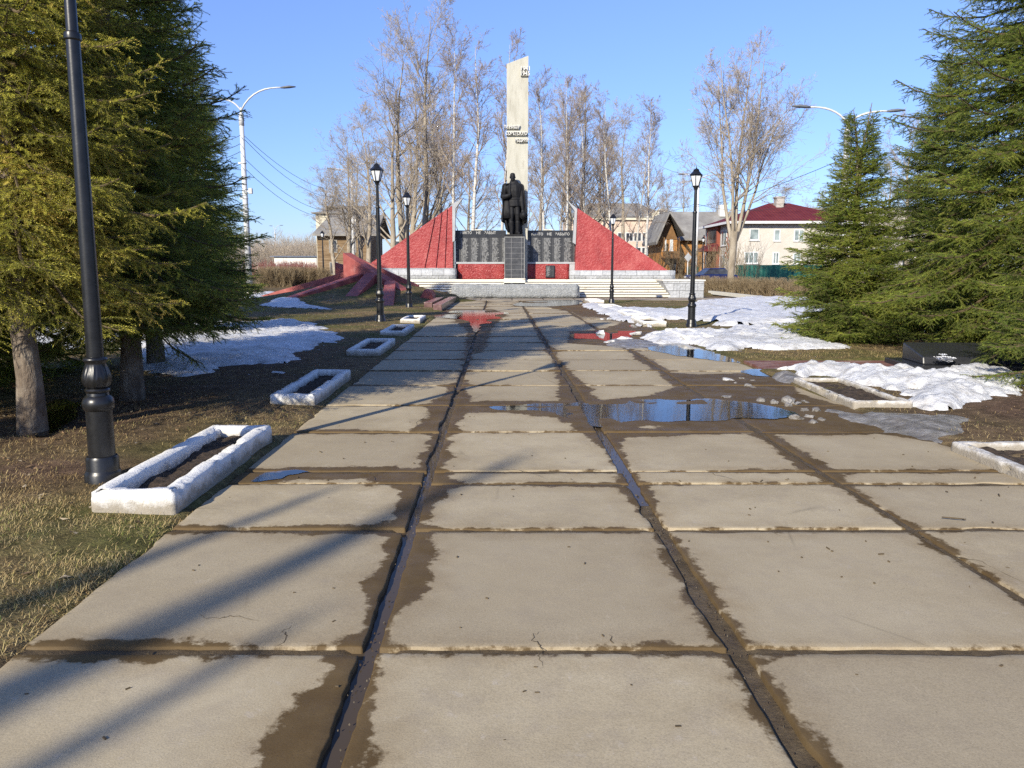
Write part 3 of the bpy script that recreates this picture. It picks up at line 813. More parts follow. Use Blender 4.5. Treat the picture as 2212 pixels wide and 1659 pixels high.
# ------------------------------------------------------------------ snow and ice
def patch(name, pts, label, mat, hgt=.10, step=.08, lump=.10, seed=1, rough=1.0):
    o = np.array(wpoly(pts)); op = smooth_poly(o, 4, .08, seed)
    x0, y0 = op.min(0) - .1; x1, y1 = op.max(0) + .1
    xs = np.arange(x0, x1, step); ys = np.arange(y0, y1, step * (1.6 if y1 > 25 else 1.1))
    X, Y = np.meshgrid(xs, ys)
    d = sdf([tuple(q) for q in op], X, Y) + (fbm(X * 1.7, Y * 1.7, seed + 4) - .5) * .9 * rough + (fbm(X * 6, Y * 6, seed + 6) - .5) * .3 * rough
    rise = 1 - np.exp(-np.clip(d, 0, 9) / .22)
    lum = fbm(X * 1.3, Y * 1.3, seed, 3); l2 = fbm(X * 4.5, Y * 4.5, seed + 1, 4)
    Zs = hgt * rise * (.55 + .9 * lum) + lump * rise * np.clip(l2 - .42, 0, 1) * 1.7 + lump * .55 * rise * np.abs(fbm(X * 8, Y * 8, seed + 2, 3) - .5)
    Z = np.maximum(gz(X, Y), -.005 * (np.abs(X) < 4.2)) - .012 + np.where(d > 0, Zs + .008, d * .55)
    keep = d > -.12
    n, m = X.shape; i = np.arange(n * m).reshape(n, m)
    q = np.stack([i[:-1, :-1], i[:-1, 1:], i[1:, 1:], i[1:, :-1]], -1).reshape(-1, 4)
    q = q[keep.ravel()[q].all(1)]
    used = np.unique(q); remap = -np.ones(n * m, int); remap[used] = np.arange(len(used))
    me = mesh_np(name, np.stack([X, Y, Z], -1).reshape(-1, 3)[used], [remap[q]], [M[mat]])
    return tag(link(name, me), label, 'snow' if mat == 'snow' else 'ice', kind='stuff')


patch('snow_patch', [(285, 800), (300, 755), (340, 722), (420, 706), (520, 703), (640, 698), (705, 712), (690, 722), (735, 735), (700, 750), (650, 765), (640, 785), (600, 800), (520, 800), (450, 815), (390, 828), (340, 812)], 'shaded bluish snow patch on the left lawn', 'snow', .07, .07, .07, 11, 1.0)
patch('snow_patch', [(60, 720), (130, 700), (220, 715), (250, 740), (150, 760), (40, 755)], 'snow seen between the left spruce trunks', 'snow', .1, .12, .08, 12)
patch('snow_patch', [(555, 664), (590, 656), (640, 656), (690, 668), (720, 673), (640, 670), (590, 667)], 'thin snow strip before the red beams', 'snow', .08, .14, .05, 13, .4)
patch('snow_patch', [(520, 648), (560, 636), (600, 634), (575, 645), (548, 654)], 'snow streak beside the outermost red beam', 'snow', .06, .15, .04, 14, .3)
patch('snow_patch', [(1480, 672), (1500, 655), (1600, 646), (1700, 645), (1775, 652), (1800, 690), (1740, 702), (1650, 702), (1575, 706), (1530, 696), (1470, 690), (1400, 692), (1340, 682), (1300, 668), (1380, 670)], 'wide sunlit snow field on the far right lawn', 'snow', .12, .12, .07, 15, 1.0)
patch('snow_patch', [(1395, 733), (1420, 717), (1460, 712), (1530, 718), (1600, 708), (1730, 708), (1800, 725), (1780, 745), (1840, 753), (1700, 757), (1600, 754), (1560, 757), (1470, 741), (1425, 743)], 'sunlit snow around the front right lamp post', 'snow', .09, .08, .10, 16, .9)
patch('snow_patch', [(1690, 802), (1760, 790), (1850, 803), (1950, 797), (2000, 812), (2100, 792), (2180, 806), (2185, 845), (2115, 872), (2030, 885), (1985, 872), (1935, 845), (1860, 836), (1800, 822), (1730, 816)], 'dirty lumpy snow heap beside the black memorial stone', 'snow', .11, .04, .13, 17, 1.0)
patch('ice_sheet', [(1780, 884), (1840, 888), (1900, 897), (2000, 898), (2080, 905), (2090, 930), (2010, 950), (1940, 940), (1890, 925), (1830, 908)], 'grey melting ice sheet at the right path edge', 'ice', .035, .05, .03, 18, .5)
patch('ice_sheet', [(1670, 812), (1710, 812), (1745, 824), (1720, 832), (1685, 824)], 'small ice rim left of the planter with the snow heap', 'ice', .08, .05, .06, 19, .3)
patch('ice_sheet', [(1300, 742), (1340, 730), (1390, 735), (1430, 742), (1390, 752), (1330, 752)], 'slushy ice below the snow lumps on the path', 'ice', .05, .06, .05, 20, .4)
patch('snow_patch', [(1262, 664), (1275, 655), (1330, 664), (1380, 688), (1410, 706), (1360, 700), (1310, 682)], 'patchy snow between the far right planters', 'snow', .08, .12, .10, 21, .9)


def chunk_mesh(seed, mat):
    bm = bmesh.new(); bmesh.ops.create_icosphere(bm, subdivisions=3, radius=.5)
    r_ = random.Random(seed); ox = r_.random() * 50; st = (1, r_.uniform(.55, .9), r_.uniform(.6, .95))
    for v in bm.verts: v.co = Vector((v.co.x * st[0], v.co.y * st[1], v.co.z * st[2]))
    cuts = []
    for k in range(8):
        n = Vector((r_.gauss(0, 1), r_.gauss(0, 1), r_.gauss(.2, .8))).normalized(); cuts.append((n, .15 + .2 * r_.random()))
    for v in bm.verts:
        for n, d in cuts:
            k = v.co.dot(n)
            if k > d: v.co -= n * (k - d) * .97
        a = fbm(np.array([v.co.x * 4 + ox]), np.array([v.co.y * 4 + v.co.z * 5]), seed)[0] - .5
        v.co *= 1 + a * .9
        if v.co.z < -.15: v.co.z = -.15 - (v.co.z + .15) * .2
        v.co.z += .15
    me = bpy.data.meshes.new('chunk'); bm.to_mesh(me); bm.free()
    me.polygons.foreach_set('use_smooth', [True] * len(me.polygons)); me.set_sharp_from_angle(angle=R(28))
    me.materials.append(M[mat]); return me


CH = {'snow': [chunk_mesh(s, 'snow') for s in (1, 2, 3)], 'ice': [chunk_mesh(s, 'ice') for s in (4, 5, 6)]}


def chunk(x, y, wd, kind, label, group=None, flat=.65):
    X, Y, _ = G(x, y)
    sz = wd * Y / F
    o = link('snow_lump' if kind == 'snow' else 'ice_lump', CH[kind][random.randrange(3)])
    z = max(float(gz(np.array(X), np.array(Y))), -.01)
    o.location = (X, Y, z - .01); o.rotation_euler = (0, 0, random.random() * 6); o.scale = (sz, sz * .9, sz * flat * random.uniform(.8, 1.2))
    return tag(o, label, 'snow lump' if kind == 'snow' else 'ice lump', group)


chunk(1297, 722, 34, 'snow', 'pointed white snow lump standing alone in the red puddle', flat=.9)
for x, y, w_ in ((1315, 740, 28), (1352, 736, 40), (1371, 722, 30), (1400, 726, 24), (1412, 735, 22), (1392, 741, 26)):
    chunk(x, y, w_, 'snow', 'white snow lump at the edge of the red reflecting puddle', 'snow lumps by the red puddle')
chunk(1576, 821, 30, 'snow', 'white snow lump on the wet slab, cleanest of the small group')
for x, y, w_ in ((1602, 818, 22), (1612, 832, 24), (1590, 828, 20), (1626, 822, 20), (1628, 836, 22)):
    chunk(x, y, w_, 'ice', 'grey ice lump on the wet slab left of the snow heap', 'ice lumps on the wet slab', .5)
chunk(1570, 857, 36, 'ice', 'flat grey ice piece alone at the upper puddle edge', flat=.35)
for x, y, w_ in ((1642, 866, 30), (1668, 870, 26), (1700, 868, 42), (1722, 872, 36), (1698, 876, 26), (1740, 868, 24), (1738, 886, 32), (1765, 886, 30), (1748, 900, 34), (1722, 904, 40), (1772, 906, 26), (1752, 912, 30)):
    chunk(x, y, w_, 'ice', 'dirty grey ice lump at the right end of the long puddle', 'ice lumps at the puddle end', .6)
for x, y, w_ in ((1692, 803, 24), (1705, 797, 18), (1748, 800, 24), (1775, 801, 30), (1792, 806, 26)):
    chunk(x, y, w_, 'snow', 'white snow lump along the left rim of the dirty heap', 'snow lumps on the heap rim', .9)
for x, y, w_ in ((2108, 800, 44), (2140, 806, 38), (2060, 808, 30), (1975, 812, 34), (1945, 818, 30), (2010, 838, 46), (2060, 846, 42), (1900, 826, 30)):
    chunk(x, y, w_, 'snow', 'rounded snow lump lying on the dirty heap', 'snow lumps on the heap', .7)
for x, y, w_ in ((1500, 722, 16), (1620, 722, 20), (1655, 728, 26), (1700, 735, 22), (1740, 748, 22), (1790, 748, 18), (1560, 724, 16), (1520, 746, 30)):
    chunk(x, y, w_, 'snow', 'small snow lump on the snow near the right lamp post', 'small snow lumps by the lamp post', .8)
for x, y, w_ in ((1276, 664, 16), (1290, 662, 18), (1320, 690, 22), (1300, 690, 16)):
    chunk(x, y, w_, 'snow', 'small snow lump among the far right planters', 'small snow lumps by the far planters', .6)
for x, y, w_ in ((600, 812, 30), (537, 818, 12)):
    chunk(x, y, w_, 'snow', 'small shaded snow remnant below the left snow patch', 'snow remnants on the left lawn', .3)


# ------------------------------------------------------------------ grass
def blades(name, regions, label):
    Ps = []; Ls = []; 
    for x0, x1, y0, y1, dens, ln in regions:
        n = int((x1 - x0) * (y1 - y0) * dens)
        x = rng.uniform(x0, x1, n); y = rng.uniform(y0, y1, n)
        k = fbm(x * 1.6, y * 1.6, 44, 3) + .3 * (rng.random(n) - .5)
        s = x - SKEW * y
        ok = (k > .40) & ((s < -2.02) | (s > 4.03))
        for pl in ((-2.80, -2.12, 4.88, 7.12), (-2.85, -2.2, 8.8, 11.2), (3.9, 4.74, 4.7, 6.9), (3.84, 4.6, 8.8, 10.8), (3.6, 4.3, 16.6, 18.8)): ok &= ~((x > pl[0]) & (x < pl[1]) & (y > pl[2]) & (y < pl[3]))
        ok &= ~((y > 12.1) & (y < 13.6) & (x > 3.8))
        x, y = x[ok], y[ok]
        Ps.append(np.stack([x, y, gz(x, y) - .004], -1)); Ls.append(np.full(len(x), ln) * rng.uniform(.4, 1.3, len(x)))
    Pn = np.concatenate(Ps); L = np.concatenate(Ls); n = len(Pn)
    az = rng.uniform(0, 2 * np.pi, n); el = np.abs(rng.normal(.35, .3, n)).clip(.05, 1.4)
    d = np.stack([np.cos(az) * np.cos(el), np.sin(az) * np.cos(el), np.sin(el)], -1)
    sd = np.stack([-np.sin(az), np.cos(az), np.zeros(n)], -1) * (.0022 + .018 * L)[:, None] * .5
    mid = Pn + d * (L * .55)[:, None] + np.array([0, 0, 1]) * (L * .12)[:, None]; tip = Pn + d * L[:, None]
    V = np.stack([Pn - sd, Pn + sd, mid + sd * .8, mid - sd * .8, tip], 1)
    b = np.arange(n)[:, None] * 5
    q = b + np.array([[0, 1, 2, 3]]); t3 = b + np.array([[3, 2, 4]])
    me = mesh_np(name, V.reshape(-1, 3), [q, t3], [M['grass']], smooth=False)
    gk = fbm(Pn[:, 0] * .9, Pn[:, 1] * .9, 71, 3)
    tint = np.clip(rng.normal(.46, .2, n) + (gk - .5) * 1.1, 0, 1)
    attr(me, 'tint', np.repeat(tint, 5))
    return tag(link(name, me), label, 'grass', kind='stuff')


blades('lawn_grass', [(-5, -2.02, 1.6, 5.8, 6500, .042), (-6.5, -2.05, 5.6, 12, 1500, .045), (-8, -2.3, 12, 34, 160, .06), (-2.2, -2.02, 2, 8, 2500, .05)], 'matted straw coloured grass on the left lawn')
blades('lawn_grass', [(4.05, 9, 4.5, 12.2, 500, .05), (4.05, 9, 13.5, 16.5, 700, .06), (3.7, 9, 16.5, 30, 160, .06)], 'matted dry grass on the right lawn')
# leaves and cones on the verge
lv = MB()
for k in range(420):
    x = random.uniform(-5.2, -2.1) if k % 4 else random.uniform(4.2, 7.5); y = random.uniform(2, 9) if k % 4 else random.uniform(5, 11)
    z = float(gz(np.array(x), np.array(y))) + .012; a = random.random() * 6.3; l = random.uniform(.012, .032); c_, s_ = math.cos(a), math.sin(a); h1, h2 = random.uniform(-.006, .014), random.uniform(-.006, .014)
    P4 = [(-l, 0, 0), (0, -l * .45, h1), (l, 0, h2), (0, l * .45, h1)]
    lv.add([(x + c_ * u - s_ * v, y + s_ * u + c_ * v, z + q) for u, v, q in P4], [(0, 1, 2), (0, 2, 3)], k % 3)
M['leaf1'] = pm('dead_leaf', [(.3, (.16, .095, .05)), (.7, (.30, .20, .11))], 30, .9, 0); M['leaf2'] = pm('pale_dead_leaf', [(.3, (.30, .235, .15)), (.7, (.45, .37, .25))], 30, .9, 0)
tag(lv.build('leaf_litter', [M['leaf1'], M['leaf2'], M['soil']]), 'dead leaves and bits lying on both verges', 'litter', kind='stuff')
M['plazagrit'] = pm('joint_grit', [(.3, (.06, .05, .035)), (.7, (.17, .14, .10))], 40, .9, 0)
# fallen bits
bits = MB()
for k in range(150):
    x = random.uniform(-2, 4); y = random.uniform(1.8, 9) if k < 200 else random.uniform(9, 16)
    a = random.random() * 3.14; l = random.uniform(.003, .010) * (3 if random.random() < .08 else 1); w_ = random.uniform(.0015, .004)
    c_, s_ = math.cos(a), math.sin(a)
    bits.hexa(*[[(x + c_ * u * l - s_ * v * w_, y + s_ * u * l + c_ * v * w_, z) for u, v in ((-1, -1), (1, -1), (1, 1), (-1, 1))] for z in (.001, .007)])
tag(bits.build('twig_litter', M['sp_twig']), 'twigs and crumbs scattered over the slabs', 'litter', kind='stuff')
ck = MB()
for pts in ([(1160, 1366), (1152, 1384), (1168, 1396), (1163, 1420), (1172, 1440)], [(1318, 1372), (1326, 1392)], [(1050, 1008), (1085, 1014), (1120, 1016), (1150, 1022), (1182, 1036)], [(1523, 1016), (1545, 1027), (1590, 1038)], [(905, 922), (898, 914), (912, 906), (926, 896)],
            [(1560, 1040), (1640, 1043), (1700, 1047), (1765, 1045)], [(2010, 1180), (2050, 1200), (2120, 1215), (2212, 1260)], [(430, 1330), (470, 1338), (505, 1330), (560, 1342)], [(600, 1400), (618, 1380), (612, 1366), (630, 1352)], [(818, 1024), (806, 1031), (812, 1042)]):
    q = [Vector(G(x, y)) for x, y in pts]
    dense = []
    for a_, b_ in zip(q, q[1:]):
        for k in range(5):
            v_ = a_.lerp(b_, k / 5); v_.x += random.gauss(0, .006); v_.y += random.gauss(0, .008); dense.append(v_)
    dense.append(q[-1]); n_ = len(dense); V = []
    for k, v_ in enumerate(dense):
        t_ = dense[min(k + 1, n_ - 1)] - dense[max(k - 1, 0)]; t_.z = 0; t_.normalize(); w_ = .0028 * (1 - .8 * abs(2 * k / (n_ - 1) - 1)) * random.uniform(.5, 1.5)
        V += [(v_.x - t_.y * w_, v_.y + t_.x * w_, .0045), (v_.x + t_.y * w_, v_.y - t_.x * w_, .0045)]
    ck.add(V, [(2 * k, 2 * k + 1, 2 * k + 3, 2 * k + 2) for k in range(n_ - 1)])
tag(ck.build('slab_cracks', M['mud']), 'thin cracks in the concrete slabs', 'cracks', kind='structure')
gr = MB()
for k in range(420):
    j = random.choice([1, 1, 2, 2, 2, 3, 3]); y = random.uniform(1.7, 9); x = JX[j] + SKEW * y + random.gauss(0, .022); s_ = random.uniform(.0015, .0055)
    gr.add([(x - s_, y, -.016), (x, y - s_, -.018), (x + s_, y, -.016), (x, y + s_, -.018), (x + random.gauss(0, .002), y, -.012 + s_ * .9)], [(0, 1, 4), (1, 2, 4), (2, 3, 4), (3, 0, 4)], k % 2)
tag(gr.build('joint_grit', [M['soil'], M['plazagrit']]), 'grit and crumbs lying in the slab joints', 'grit', kind='stuff')
X, Y, _ = G(2060, 1124)
s = MB(); s.loft([(X - .06, Y + .03, .012), (X, Y + .005, .014), (X + .07, Y - .015, .012)], [.004, .005, .003], n=6)
tag(s.build('twig', M['sp_twig']), 'short dark stick lying on the right slab', 'twig')
# ------------------------------------------------------------------ memorial
def XZ(x, y, Y):
    p = P(x, y, Y); return (p[0], p[2])


def crop5(x, y): return ((1080 + x / 4.365) / 1.1573, (400 + y / 4.365) / 1.1573)


PZ = .87
M['riser'] = pm('bare_riser_concrete', [(.3, (.10, .07, .05)), (.7, (.20, .15, .105))], 3, .9, .3, 14)
# steps
root = thing('stairs', 'broad white painted steps rising to the memorial wall', 'stairs', (0, 0, 0))
XL, XR = -6.3, 8.3
for k in range(7):
    y0 = 41.2 + .28 * k; z1 = PZ * (k + 1) / 7
    b = MB(); b.box(XL + .0, XR - .06 * k, y0, y0 + (.30 if k < 6 else .62), z1 - .082, z1, 0, .01)
    b.box(XL + .02, XR - .06 * k - .02, y0 + .05, y0 + .30, PZ * k / 7 - .02, z1 - .083, 1)
    link('step', b.mesh('step', [M['step'], M['riser']]), root)
b = MB(); b.box(-8.6, 10.2, 43.5, 46.2, -.1, PZ - .004); b.build('platform', M['plaza'], root)
b = MB(); b.box(-8.2, 9.95, 43.28, 43.5, .3, PZ + .045, 0, .015); b.build('coping', M['step'], root)
# cheek wall
root = thing('cheek_wall', 'grey stone block wall closing the right end of the steps', 'wall', (9, 41.2, 0))
b = MB(); poly = [(-.95, -.05), (.95, -.05), (.95, .86), (-1.2, .86), (-.75, .1)]
b.prism(poly, -.12, 2.2); b.build('wall', M['blocks'], root)
b = MB(); b.box(-1.22, 1.02, -.16, 2.2, .862, .93, 0, .012); b.build('coping', M['step'], root)

# grey block in front
def rough_block(name, x0, x1, y0, y1, z0, z1, m, amp, step, parent=None, seed=1, round_=.05):
    bm = bmesh.new(); bmesh.ops.create_cube(bm, size=1, matrix=Matrix.Translation(((x0 + x1) / 2, (y0 + y1) / 2, (z0 + z1) / 2)) @ Matrix.Diagonal((x1 - x0, y1 - y0, z1 - z0, 1)))
    bmesh.ops.bevel(bm, geom=bm.edges[:], offset=round_, segments=3, affect='EDGES')
    for _ in range(7):
        long_ = [e for e in bm.edges if e.calc_length() > step * 1.5]
        if not long_: break
        bmesh.ops.subdivide_edges(bm, edges=long_, cuts=1, use_grid_fill=True)
    bmesh.ops.triangulate(bm, faces=[f for f in bm.faces if len(f.verts) > 4])
    bm.normal_update()
    for v in bm.verts:
        a = fbm(np.array([v.co.x * 4.5 + v.co.y * 3]), np.array([v.co.z * 4.5 + v.co.y * 2]), seed, 4)[0] - .5
        v.co += v.normal * a * amp
    me = bpy.data.meshes.new(name); bm.to_mesh(me); bm.free()
    me.polygons.foreach_set('use_smooth', [True] * len(me.polygons)); me.materials.append(m)
    return link(name, me, parent)


a = G(978, 643); c_ = G(1250, 643.5)
tag(rough_block('stone_block', a[0], c_[0], 40.3, 41.1, -.05, .71, M['silver_rough'], .12, .16, seed=5, round_=.09), 'long silver painted rough block standing before the steps', 'block')

# wings
def wing(label, side):
    if side < 0:
        root = thing('wall_wing', label, 'wall', (0, 0, 0))
        Y = 43.8
        A = XZ(978, 443, Y); B = XZ(978, 579, Y); Cc = XZ(788, 578, Y)
        strips = [(0, .0, .06, .30), (1, .30, .43, .60), (2, .43, .585, .785), (3, .585, 1, 1)]
        # boundaries: bottom x and top x in the photo's survey
        bx = [XZ(788, 578, Y)[0], XZ((640 + 1668 / 3.95) / 1.1573, 579, Y)[0], XZ((640 + 1777 / 3.95) / 1.1573, 579, Y)[0], XZ((640 + 1864 / 3.95) / 1.1573, 579, Y)[0], B[0]]
        tx = [None, XZ((640 + 1772 / 3.95) / 1.1573, 520, Y)[0], XZ((640 + 1838 / 3.95) / 1.1573, 500, Y)[0], XZ((640 + 1890 / 3.95) / 1.1573, 480, Y)[0], A[0]]
        zb = B[1]
        slope = (A[1] - zb) / (A[0] - Cc[0])
        top = lambda x: zb + slope * (x - Cc[0])
        for k in range(4):
            front = Y - .24 + .08 * k
            b = MB()
            if k == 0: poly = [(bx[0], zb), (bx[1], zb), (tx[1], top(tx[1]))]
            else: poly = [(bx[k], zb), (bx[k + 1], zb), (tx[k + 1], top(tx[k + 1])), (tx[k], top(tx[k]))]
            b.prism(poly, front, 44.7)
            b.build('panel', M['red'], root)
        x0, x1 = XZ(836, 603, Y)[0], XZ(986, 603, Y)[0]
        rough_block('plinth', x0 - 1.2, x1, Y - .34, 44.8, PZ - .02, zb - .003, M['blocks'], .05, .25, root, 3, .03)
        pts = [crop5(*q) for q in ((222, 485), (247, 470), (340, 415), (258, 530), (250, 880), (225, 895))]
    else:
        root = thing('wall_wing', label, 'wall', (0, 0, 0))
        Y = 43.8
        A = XZ(1247, 450, Y); B = XZ(1242, 584, Y); Cc = XZ(1441, 585, Y)
        zb = B[1]
        b = MB(); b.prism([(B[0], zb), (Cc[0], zb), (A[0], A[1])], Y - .2, 44.7); b.build('panel', M['red'], root)
        x0, x1 = XZ(1230, 606, Y)[0], XZ(1456, 606, Y)[0]
        rough_block('plinth', x0, x1, Y - .32, 44.8, PZ - .02, zb - .003, M['blocks'], .05, .25, root, 4, .03)
        pts = [crop5(*q) for q in ((1582, 535), (1560, 515), (1470, 440), (1556, 560), (1535, 900), (1566, 922))]
    b = MB(); b.prism([XZ(x, y, Y) for x, y in pts], Y - .12, Y + .32); b.build('flange', M['silver'], root)
    return root


wing('left red triangular wall wing with dark fan ridges and grey plinth', -1)
wing('right red triangular wall wing, smooth, on a grey stone plinth', 1)

# name walls
def name_wall(label, x0, x1, words, wx):
    root = thing('memorial_wall', label, 'wall', (0, 0, 0)); Y = 44.4
    y_t = (400 + 768 / 4.365) / 1.1573; y_b = (400 + 1112 / 4.365) / 1.1573
    (xa, zt), (xb, zb) = XZ(x0, y_t, Y), XZ(x1, y_b, Y)
    b = MB(); b.box(xa, xb, Y + .025, Y + .4, PZ, zt); b.build('core', M['granite'], root)
    b = MB(); b.box(xa + .01, xb - .01, Y, Y + .022, zb, zt - .40); b.build('name_panel', M['names'], root)
    b = MB(); b.box(xa + .01, xb - .01, Y - .002, Y + .022, zt - .397, zt - .01); b.build('title_panel', M['granite'], root)
    b = MB(); b.box(xa + 1.1, xb - 1.3, Y - .03, Y + .43, zt + .003, zt + .055); b.build('coping', M['step'], root)
    b = MB(); b.box(xa, xb, Y - .28, Y + .02, zb - .11, zb - .005, 0, .01); b.build('ledge', M['silver'], root)
    return root, xa, xb, zt, zb


r1, xa, xb, zt, zb = name_wall('left black granite wall of names over a red base', 983, 1093, None, None)
Y = 44.4
rough_block('base', XZ((1080 + 285 / 4.365) / 1.1573, 590, 44.1)[0], xb - .02, 44.1, 44.75, PZ - .02, zb - .113, M['red_rough'], .07, .13, r1, 7, .03)


def words(parent, lst, y, px_h, Y, m, depth=.008, bold=.002):
    for body, x0, x1 in lst:
        (xl, z), (xr, _) = XZ(*crop5(x0, y), Y), XZ(*crop5(x1, y), Y)
        hgt = px_h / 4.365 / 1.1573 / F * Y
        o, wd = text_obj('lettering', body, hgt / .7, depth, m, (xl, Y, z), parent, 1, bold)
        o.scale[0] = (xr - xl) / wd


words(r1, [('НИКТО', 308, 430), ('НЕ', 480, 530), ('ЗАБЫТ', 570, 695)], 808, 27, Y - .012, M['title'], .004, .002)
r2, xa2, xb2, zt2, zb2 = name_wall('right black granite wall of names over a red base with plaque', 1132, 1243, None, None)
words(r2, [('НИЧТО', 1085, 1208), ('НЕ', 1253, 1304), ('ЗАБЫТО', 1342, 1498)], 822, 27, Y - .012, M['title'], .004, .002)
rough_block('base', xa2 + .02, XZ((1080 + 1497 / 4.365) / 1.1573, 590, 44.1)[0], 44.1, 44.75, PZ - .02, zb2 - .113, M['red_rough'], .07, .13, r2, 8, .03)
b = MB(); b.box(*sorted((XZ(*crop5(1497, 1140), 44.15)[0] + .01, XZ(*crop5(1558, 1140), 44.15)[0])), 44.15, 44.75, PZ, zb2 - .115); b.build('pier', M['silver'], r2)
b = MB()
(p0, q0), (p1, q1) = XZ(*crop5(1240, 1150), 44.02), XZ(*crop5(1337, 1282), 44.02)
b.box(p0, p1, 44.0, 44.12, q1, q0, 0, .01); root = b.build('plaque', M['granite'], None); tag(root, 'small black plaque with name lines on the red base', 'plaque')
b = MB(); b.box(p0 + .05, p1 - .06, 43.993, 43.999, q1 + .06, q0 - .06); b.build('inscription', M['names'], root)
b = MB(); (p0, q0), (p1, q1) = XZ(*crop5(1035, 890), 44.38), XZ(*crop5(1070, 928), 44.38); b.box(p0, p1, 44.36, 44.398, q1, q0, 0, .006)
tag(b.build('plaque', M['silver']), 'tiny pale plate in the pedestal shadow on the black wall', 'plaque')

# pedestal
M['trim'] = pm('grey_stone_trim', [(.3, (.17, .17, .165)), (.7, (.27, .27, .26))], 4, .7, .1)
root = thing('pedestal', 'tall black tiled pedestal under the bronze soldier', 'pedestal', (0, 0, 0))
(x0, z1), (x1, _) = XZ(*crop5(790, 836), 42.9), XZ(*crop5(1012, 836), 42.9)
PX = (x0 + x1) / 2; PW = (x1 - x0) / 2
b = MB(); b.box(x0 + .03, x1 - .03, 42.93, 43.93, PZ - .05, z1 - .03); o = b.build('shaft', M['tiles'], root)
b = MB()
for xx in (x0, x1 - .035): b.box(xx, xx + .035, 42.9, 43.93, PZ + .12, z1 - .055)
b.box(x0, x1, 42.9, 43.93, z1 - .05, z1)
b.build('trim', M['trim'], root)
b = MB(); b.box(x0 - .03, x1 + .03, 42.6, 43.9, PZ * .6, PZ + .11, 0, .01); b.build('foot', M['step'], root)
PTOP = z1

# obelisk
Yo = 43.96
pts = [(1263.5, 640), (1312, 640), (1321.3, 139), (1266.5, 159.5)]
q = [XZ(px / 1.1573, py / 1.1573, Yo) for px, py in pts]
q[0] = (q[3][0] + .02, PZ); q[1] = (q[2][0] - .03, PZ)
root = thing('obelisk', 'tall pale obelisk with a slanted top behind the bronze soldier', 'obelisk', (0, 0, 0))
b = MB(); b.prism(q, Yo, Yo + .85); o = b.build('shaft', M['obelisk'], root)
bv = o.modifiers.new('b', 'BEVEL'); bv.width = .02; bv.segments = 2; bake(o)


def crop3(x, y): return ((760 + x / 3.456) / 1.1573, (y / 3.456) / 1.1573)


def raised(body, x0, x1, y1, y0, bar=True):
    Yl = Yo - .16
    (xl, zb_), (xr, _), (_, zt_) = XZ(*crop3(x0, y1), Yl), XZ(*crop3(x1, y1), Yl), XZ(*crop3(x0, y0), Yl)
    o, wd = text_obj('lettering', body, (zt_ - zb_) / .7, .06, M['letter'], (xl, Yl + .06, zb_), root, 1, .006)
    o.scale[0] = (xr - xl) / wd
    b = MB(); b.box(xl + .04, xr - .04, Yl + .05, Yo + .02, zb_ - .03, zb_ - .004); b.build('rail', M['obelisk'], root)


raised('1941', 1866, 1942, 608, 570); raised('1945', 1866, 1942, 650, 614)
raised('ЗА НАШУ', 1726, 1864, 1108, 1080); raised('СОВЕТСКУЮ', 1742, 1926, 1164, 1136); raised('РОДИНУ', 1822, 1940, 1222, 1195)

# ------------------------------------------------------------------ statue
SC = .00265


def sp(x, y, d=0.0): return ((x - 480) * SC, d, (1360 - y) * SC)


root = thing('statue', 'dark bronze soldier in a cape holding a helmet, on the black pedestal', 'statue', (PX - .01, 43.4, PTOP))
b = MB(); b.box(-.52, .47, -.42, .5, .003, .13, 0, .015); b.build('base', M['bronze'], root)
body = MB()
# legs with boots
body.loft([sp(425, 790, .02), sp(420, 950, -.03), sp(410, 1090, -.05), sp(420, 1110, -.05), sp(425, 1230, 0), sp(425, 1345, .02)], [.16, .155, .115, .135, .12, .10], [.17, .17, .12, .14, .13, .10], 14)
body.loft([sp(535, 790, .0), sp(545, 950, -.02), sp(545, 1090, .0), sp(548, 1110, 0), sp(548, 1230, .04), sp(545, 1345, .05)], [.155, .15, .115, .135, .115, .10], [.17, .17, .12, .14, .13, .10], 14)
body.loft([sp(422, 1335, .12), sp(424, 1330, -.02), sp(432, 1342, -.2), sp(438, 1350, -.3)], [.09, .10, .10, .06], [.07, .085, .06, .04], 12)
body.loft([sp(545, 1335, .14), sp(552, 1330, 0), sp(572, 1342, -.17), sp(582, 1350, -.26)], [.09, .10, .10, .06], [.07, .085, .06, .04], 12)
# tunic and chest
fold = lambda t, a: 1 + .035 * math.sin(9 * a + 5 * t) * (t > .25)
body.loft([sp(474, 305), sp(474, 340), sp(475, 358), sp(477, 380), sp(478, 415), sp(478, 500), sp(480, 600), sp(478, 650), sp(480, 700), sp(484, 800)], [.16, .21, .31, .40, .45, .40, .34, .31, .34, .31], [.13, .17, .21, .25, .29, .30, .26, .22, .25, .25], 28, fold=fold, up=(1, 0, 0))
body.loft([sp(478, 640), sp(478, 662)], [.335, .335], [.25, .25], 24, up=(1, 0, 0))
